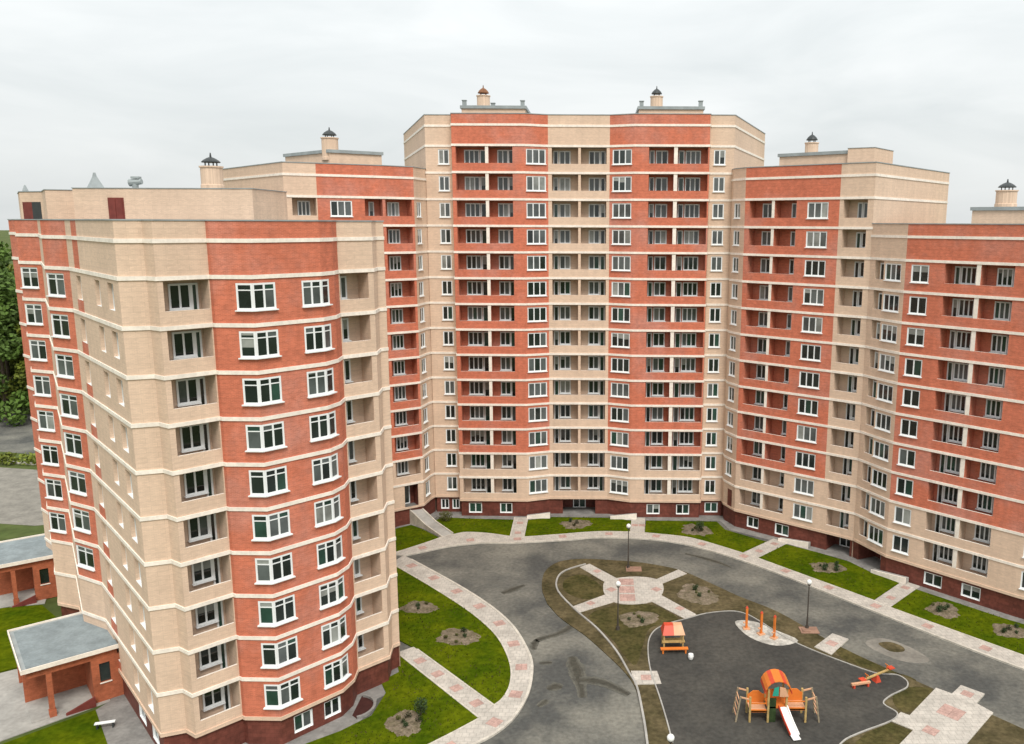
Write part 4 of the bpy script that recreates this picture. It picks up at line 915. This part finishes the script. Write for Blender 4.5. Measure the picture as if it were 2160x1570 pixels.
for (x, y, b, lab) in ((-18.0, 96.0, b1, 'olive green bush in the corner by the sloping walkway'), (12.1, 92.6, b2, 'upright dark evergreen at the bend of the right lawn'), (-12.6, 55.6, b2, 'dark evergreen shrub at the edge of the lawn bed below the diagonal path')):
    s = thing('bush', lab, 'bush', (x, y, 0.1)); link('foliage', b[0], s); link('stem', b[1], s)
# grass tufts over the lawns: uncountable
rnd = random.Random(77); mb = MB()
def inside(p, poly):
    c = False
    for i in range(len(poly)):
        a, b = poly[i], poly[i-1]
        if (a[1] > p[1]) != (b[1] > p[1]) and p[0] < (b[0]-a[0])*(p[1]-a[1])/(b[1]-a[1])+a[0]: c = not c
    return c
near1 = sw_in+[(-7.6, 57.1), (-14.9, 65.2), (-16, 66.5), (-19, 74), (-21.5, 82)]
near2 = [(-16.1, 64.0), (-8.3, 55.3), (-11.1, 52.4), (-16.5, 48), (-19, 51.5), (-16.2, 55.6), (-15.7, 59), (-15.4, 62)]
for poly, dens in [(near1, 16), (near2, 18)]+[(p, 8) for p in lawns]:
    xs = [p[0] for p in poly]; ys = [p[1] for p in poly]
    x0, x1, y0, y1 = min(xs), max(xs), min(ys), max(ys)
    for _ in range(int((x1-x0)*(y1-y0)*dens)):
        p = (rnd.uniform(x0, x1), rnd.uniform(y0, y1))
        if not inside(p, poly): continue
        h = rnd.uniform(0.05, 0.13)*(1+0.6*sin(p[0]*0.9)*sin(p[1]*0.7)); w = rnd.uniform(0.03, 0.08); a = rnd.uniform(0, pi)
        dx, dy = cos(a)*w, sin(a)*w; lx, ly = rnd.uniform(-.05, .05), rnd.uniform(-.05, .05)
        mb.face([(p[0]-dx, p[1]-dy, 0.095), (p[0]+dx, p[1]+dy, 0.095), (p[0]+lx, p[1]+ly, 0.1+h)], 0 if rnd.random() < 0.7 else 1)
g = obj('grass', mb, ['lawn', 'lawn_worn']); g['kind'] = 'stuff'; g['label'] = 'short green grass of the courtyard lawns'

# ------------------------------------------------------------------ street lamps
def lamp(x, y, h, lab, z0=0.07):
    t = thing('street_lamp', lab, 'street lamp', (x, y, z0), 0, 'globe lamps in the courtyard')
    mb = MB(); mb.lathe((0, 0, 0), [(0, 0.3), (0.16, 0.3), (0.18, 0), (0.18, -0.05)][::-1], 12); obj('base', mb, ['lamp_post'], t)
    mb = MB(); mb.tube((0, 0, 0.28), (0, 0, 1.1), 0.085, 0.075, 10); mb.tube((0, 0, 1.1), (0, 0, h-0.25), 0.06, 0.045, 10); obj('post', mb, ['lamp_post'], t)
    mb = MB(); mb.lathe((0, 0, h-0.3), [(0, 0), (0.12, 0.0), (0.15, 0.08), (0.1, 0.12), (0, 0.12)], 12); obj('collar', mb, ['lamp_post'], t)
    mb = MB(); mb.lathe((0, 0, h), [(0.235*sin(pi*k/10), -0.235*cos(pi*k/10)) for k in range(11)], 16); obj('globe', mb, ['lamp_glass'], t)
lamp(3.43, 82.28, 4.6, 'globe lamp at the far edge of the island, before the middle entrance')
lamp(2.02, 68.87, 4.3, 'globe lamp below the round plaza')
lamp(18.79, 69.21, 4.4, 'globe lamp between the playground and the right road')
lamp(4.63, 46.2, 4.6, 'globe lamp of which only the white globe shows at the bottom edge')
for (x, y, lab) in ((4.0, 82.0, 'terracotta paving square at the foot of the farthest lamp'), (18.9, 68.9, 'terracotta paving square at the foot of the lamp by the right road')):
    mb = MB(); mb.box((-0.8, -0.6, -0.02), (0.8, 0.6, 0.05)); mb.box((-0.6, -0.4, 0.05), (0.1, 0.3, 0.11))
    tag(obj('paving_square', mb, ['terracotta'], None, (x, y, 0.07)), lab, 'paving')

# ------------------------------------------------------------------ playground
t = thing('play_structure', 'large play tower with an orange arched roof, two bridges and a white slide', 'play structure', (13.1, 55.6, 0.1))
def P_(name, fn, m, parent=None):
    mb = MB(); fn(mb); return obj(name, mb, m if isinstance(m, list) else [m], parent or t)
for (x, y) in ((-0.65, -0.6), (0.65, -0.6), (-0.65, 0.6), (0.65, 0.6)):
    P_('post', lambda mb: mb.box((x-0.07, y-0.07, 0), (x+0.07, y+0.07, 2.55)), 'yellow_wood')
P_('deck', lambda mb: mb.box((-0.72, -0.66, 1.12), (0.72, 0.66, 1.24)), 'orange_paint')
def arch(mb):
    n = 10
    for k in range(n):
        a0, a1 = pi*k/n, pi*(k+1)/n
        for (r0, r1) in ((0.92, 0.98),):
            A = [(-cos(a0)*r1, -0.85, 2.35+sin(a0)*r1), (-cos(a1)*r1, -0.85, 2.35+sin(a1)*r1), (-cos(a1)*r1, 0.85, 2.35+sin(a1)*r1), (-cos(a0)*r1, 0.85, 2.35+sin(a0)*r1)]
            B = [(-cos(a0)*r0, -0.85, 2.35+sin(a0)*r0), (-cos(a1)*r0, -0.85, 2.35+sin(a1)*r0), (-cos(a1)*r0, 0.85, 2.35+sin(a1)*r0), (-cos(a0)*r0, 0.85, 2.35+sin(a0)*r0)]
            mb.hexa([B[0], B[1], B[2], B[3], A[0], A[1], A[2], A[3]], 0 if k % 3 else 1)
P_('arched_roof', arch, ['orange_paint', 'red_paint'])
P_('gable_panel', lambda mb: mb.hexa([(-0.42, -0.8, 2.15), (0.02, -0.8, 2.15), (0.02, -0.74, 2.15), (-0.42, -0.74, 2.15), (-0.3, -0.8, 2.75), (0.02, -0.8, 2.85), (0.02, -0.74, 2.85), (-0.3, -0.74, 2.75)]), 'teal_paint')
P_('gable_panel', lambda mb: mb.hexa([(0.1, -0.8, 2.1), (0.75, -0.8, 2.1), (0.75, -0.74, 2.1), (0.1, -0.74, 2.1), (0.1, -0.8, 2.85), (0.5, -0.8, 2.75), (0.5, -0.74, 2.75), (0.1, -0.74, 2.85)]), 'peach_paint')
P_('guard_panel', lambda mb: mb.box((-0.58, 0.55, 1.24), (0.58, 0.6, 1.9)), 'orange_paint')
P_('climbing_panel', lambda mb: mb.box((-0.62, -0.66, 0.05), (-0.1, -0.6, 1.9)), 'shrub_leaf')
def slide(mb):
    p0 = Vector((0.38, -0.66, 1.22)); p1 = Vector((0.62, -1.6, 0.62)); p2 = Vector((0.86, -2.5, 0.16)); p3 = Vector((0.95, -2.9, 0.12))
    for a, b in ((p0, p1), (p1, p2), (p2, p3)): mb.bar(a, b, 0.56, 0.05)
P_('slide', slide, 'slide_white')
for sx in (0.3, -0.3):
    def rail(mb, sx=sx):
        pr = Vector((sx, 0, 0.08))
        for a, b in (((0.38, -0.66, 1.22), (0.62, -1.6, 0.62)), ((0.62, -1.6, 0.62), (0.86, -2.5, 0.16))): mb.bar(Vector(a)+pr, Vector(b)+pr, 0.06, 0.2)
    P_('slide_rail', rail, 'slide_white' if sx > 0 else 'red_paint')
for sgn, x0, x1, z in ((-1, -1.95, -0.75, 0.78), (1, 0.75, 2.05, 0.95)):
    P_('bridge_deck', lambda mb: mb.box((x0, -0.6, z), (x1, 0.6, z+0.1)), 'peach_paint')
    P_('bridge_rail', lambda mb: (mb.box((x0, 0.5, z+0.1), (x1, 0.58, z+0.75)), mb.hexa([(x0+0.1, 0.5, z+0.75), (x1-0.1, 0.5, z+0.75), (x1-0.1, 0.58, z+0.75), (x0+0.1, 0.58, z+0.75), (x0+0.4, 0.5, z+1.0), (x1-0.4, 0.5, z+1.0), (x1-0.4, 0.58, z+1.0), (x0+0.4, 0.58, z+1.0)])), 'orange_paint')
    P_('bridge_rail', lambda mb: (mb.box((x0, -0.6, z+0.62), (x1, -0.54, z+0.7)), mb.box((x0, -0.6, z-0.02), (x1, -0.54, z+0.18))), 'orange_paint')
    xe = x0 if sgn < 0 else x1
    for y in (-0.6, 0.6):
        P_('post', lambda mb: mb.box((xe-0.07, y-0.07, 0), (xe+0.07, y+0.07, 1.95)), 'yellow_wood')
    # climbing frame at the end
    xo = xe+sgn*0.75
    for y in (-0.6, 0.6):
        P_('post', lambda mb: mb.bar((xo+sgn*0.25, y, 0), (xo-sgn*0.05, y, 2.0), 0.11), 'tan_wood')
    for k in range(4):
        P_('rung', lambda mb: mb.bar((xo+sgn*0.2-sgn*0.06*k, -0.6, 0.4+0.42*k), (xo+sgn*0.2-sgn*0.06*k, 0.6, 0.4+0.42*k), 0.06), 'peach_paint')
    for y in (-0.6, 0.6):
        P_('top_beam', lambda mb: mb.bar((xe, y, 1.75), (xo, y, 1.95), 0.09), 'peach_paint')
for i, (x, y, lab) in enumerate(((13.4, 69.1, 'left'), (14.5, 68.1, 'middle'), (15.5, 67.4, 'right'))):
    t = thing('exercise_post', {'left': 'orange exercise post at the left end of the row on the pale sand', 'middle': 'middle orange exercise post of the row on the pale sand', 'right': 'orange exercise post at the right end of the row on the pale sand'}[lab], 'exercise post', (x, y, 0.106), 0.4*i, 'orange posts on the sand')
    P_('post', lambda mb: (mb.box((-0.10, -0.07, 0), (0.10, 0.07, 1.95)),), 'orange_paint' if i else 'orange_paint')
    P_('cap', lambda mb: mb.hexa([(-0.12, -0.09, 1.952), (0.12, -0.09, 1.952), (0.12, 0.09, 1.952), (-0.12, 0.09, 1.952), (-0.03, -0.02, 2.15), (0.03, -0.02, 2.15), (0.03, 0.02, 2.15), (-0.03, 0.02, 2.15)]), 'red_paint')
    P_('foot', lambda mb: mb.box((-0.3, -0.25, -0.02), (0.3, 0.25, 0.1)), 'peach_paint')
    P_('step', lambda mb: mb.box((-0.3, -0.1, 0.55), (-0.102, 0.1, 0.62)), 'peach_paint')
t = thing('play_house', 'small play kiosk with a red and peach roof and an orange bench', 'play house', (6.6, 65.4, 0.1), 0.05)
for x in (-0.8, 0.8):
    for y in (-0.1, 1.0): P_('post', lambda mb: mb.box((x-0.06, y-0.06, 0), (x+0.06, y+0.06, 1.55)), 'yellow_wood')
P_('roof', lambda mb: mb.hexa([(-0.95, -0.3, 1.4), (0.0, -0.3, 1.4), (0.0, 1.2, 1.4), (-0.95, 1.2, 1.4), (-0.75, 0.2, 2.05), (0.0, 0.2, 2.05), (0.0, 0.8, 2.05), (-0.75, 0.8, 2.05)]), 'red_paint')
P_('roof', lambda mb: mb.hexa([(0.004, -0.3, 1.4), (0.95, -0.3, 1.4), (0.95, 1.2, 1.4), (0.004, 1.2, 1.4), (0.004, 0.2, 2.05), (0.75, 0.2, 2.05), (0.75, 0.8, 2.05), (0.004, 0.8, 2.05)]), 'peach_paint')
P_('back_panel', lambda mb: (mb.box((-0.8, 0.95, 0.2), (0.8, 1.02, 0.5)), mb.box((-0.8, 0.95, 0.8), (0.8, 1.02, 1.1))), 'yellow_wood')
P_('counter', lambda mb: mb.box((-0.95, -0.25, 0.72), (0.95, 0.1, 0.8)), 'yellow_wood')
P_('bench', lambda mb: mb.box((-1.15, -0.8, 0.36), (1.15, -0.42, 0.44)), 'orange_paint')
for x in (-0.95, 0.95): P_('bench_leg', lambda mb: mb.box((x-0.06, -0.75, 0), (x+0.06, -0.47, 0.36)), 'orange_paint')
t = thing('seesaw', 'orange and yellow seesaw at the right rim of the playground', 'seesaw', (22.1, 60.6, 0.1), 0.38)
P_('stand', lambda mb: (mb.hexa([(-0.25, -0.3, 0), (0.25, -0.3, 0), (0.25, 0.3, 0), (-0.25, 0.3, 0), (-0.08, -0.2, 0.5), (0.08, -0.2, 0.5), (0.08, 0.2, 0.5), (-0.08, 0.2, 0.5)]),), 'red_paint')
P_('beam', lambda mb: mb.bar((-1.5, 0, 0.3), (1.5, 0, 0.78), 0.16, 0.1), 'yellow_wood')
for x, z in ((-1.35, 0.33), (1.35, 0.76)):
    P_('seat', lambda mb: mb.box((x-0.25, -0.22, z+0.05), (x+0.25, 0.22, z+0.12)), 'red_paint')
    P_('handle', lambda mb: (mb.bar((x*0.72, -0.2, z+0.4), (x*0.72, 0.2, z+0.4), 0.05), mb.bar((x*0.72, 0, z+0.0), (x*0.72, 0, z+0.4), 0.05)), 'orange_paint')
t = thing('balance_beam', 'short red balance beam left of the seesaw', 'balance beam', (20.6, 59.7, 0.1), 0.25)
P_('beam', lambda mb: mb.bar((-0.8, 0, 0.32), (0.8, 0, 0.32), 0.22, 0.14), 'peach_paint')
for x in (-0.6, 0.6): P_('leg', lambda mb: mb.box((x-0.07, -0.14, 0), (x+0.07, 0.14, 0.25)), 'red_paint')
mb = MB(); mb.lathe((0, 0, 0.0), [(0.0, 0.5), (0.2, 0.46), (0.24, 0.25), (0.18, 0.03), (0.0, 0.0)][::-1], 10)
tag(obj('litter_bin', mb, ['slide_white'], None, (7.9, 63.8, 0.1)), 'small white bin standing right of the play kiosk', 'bin')
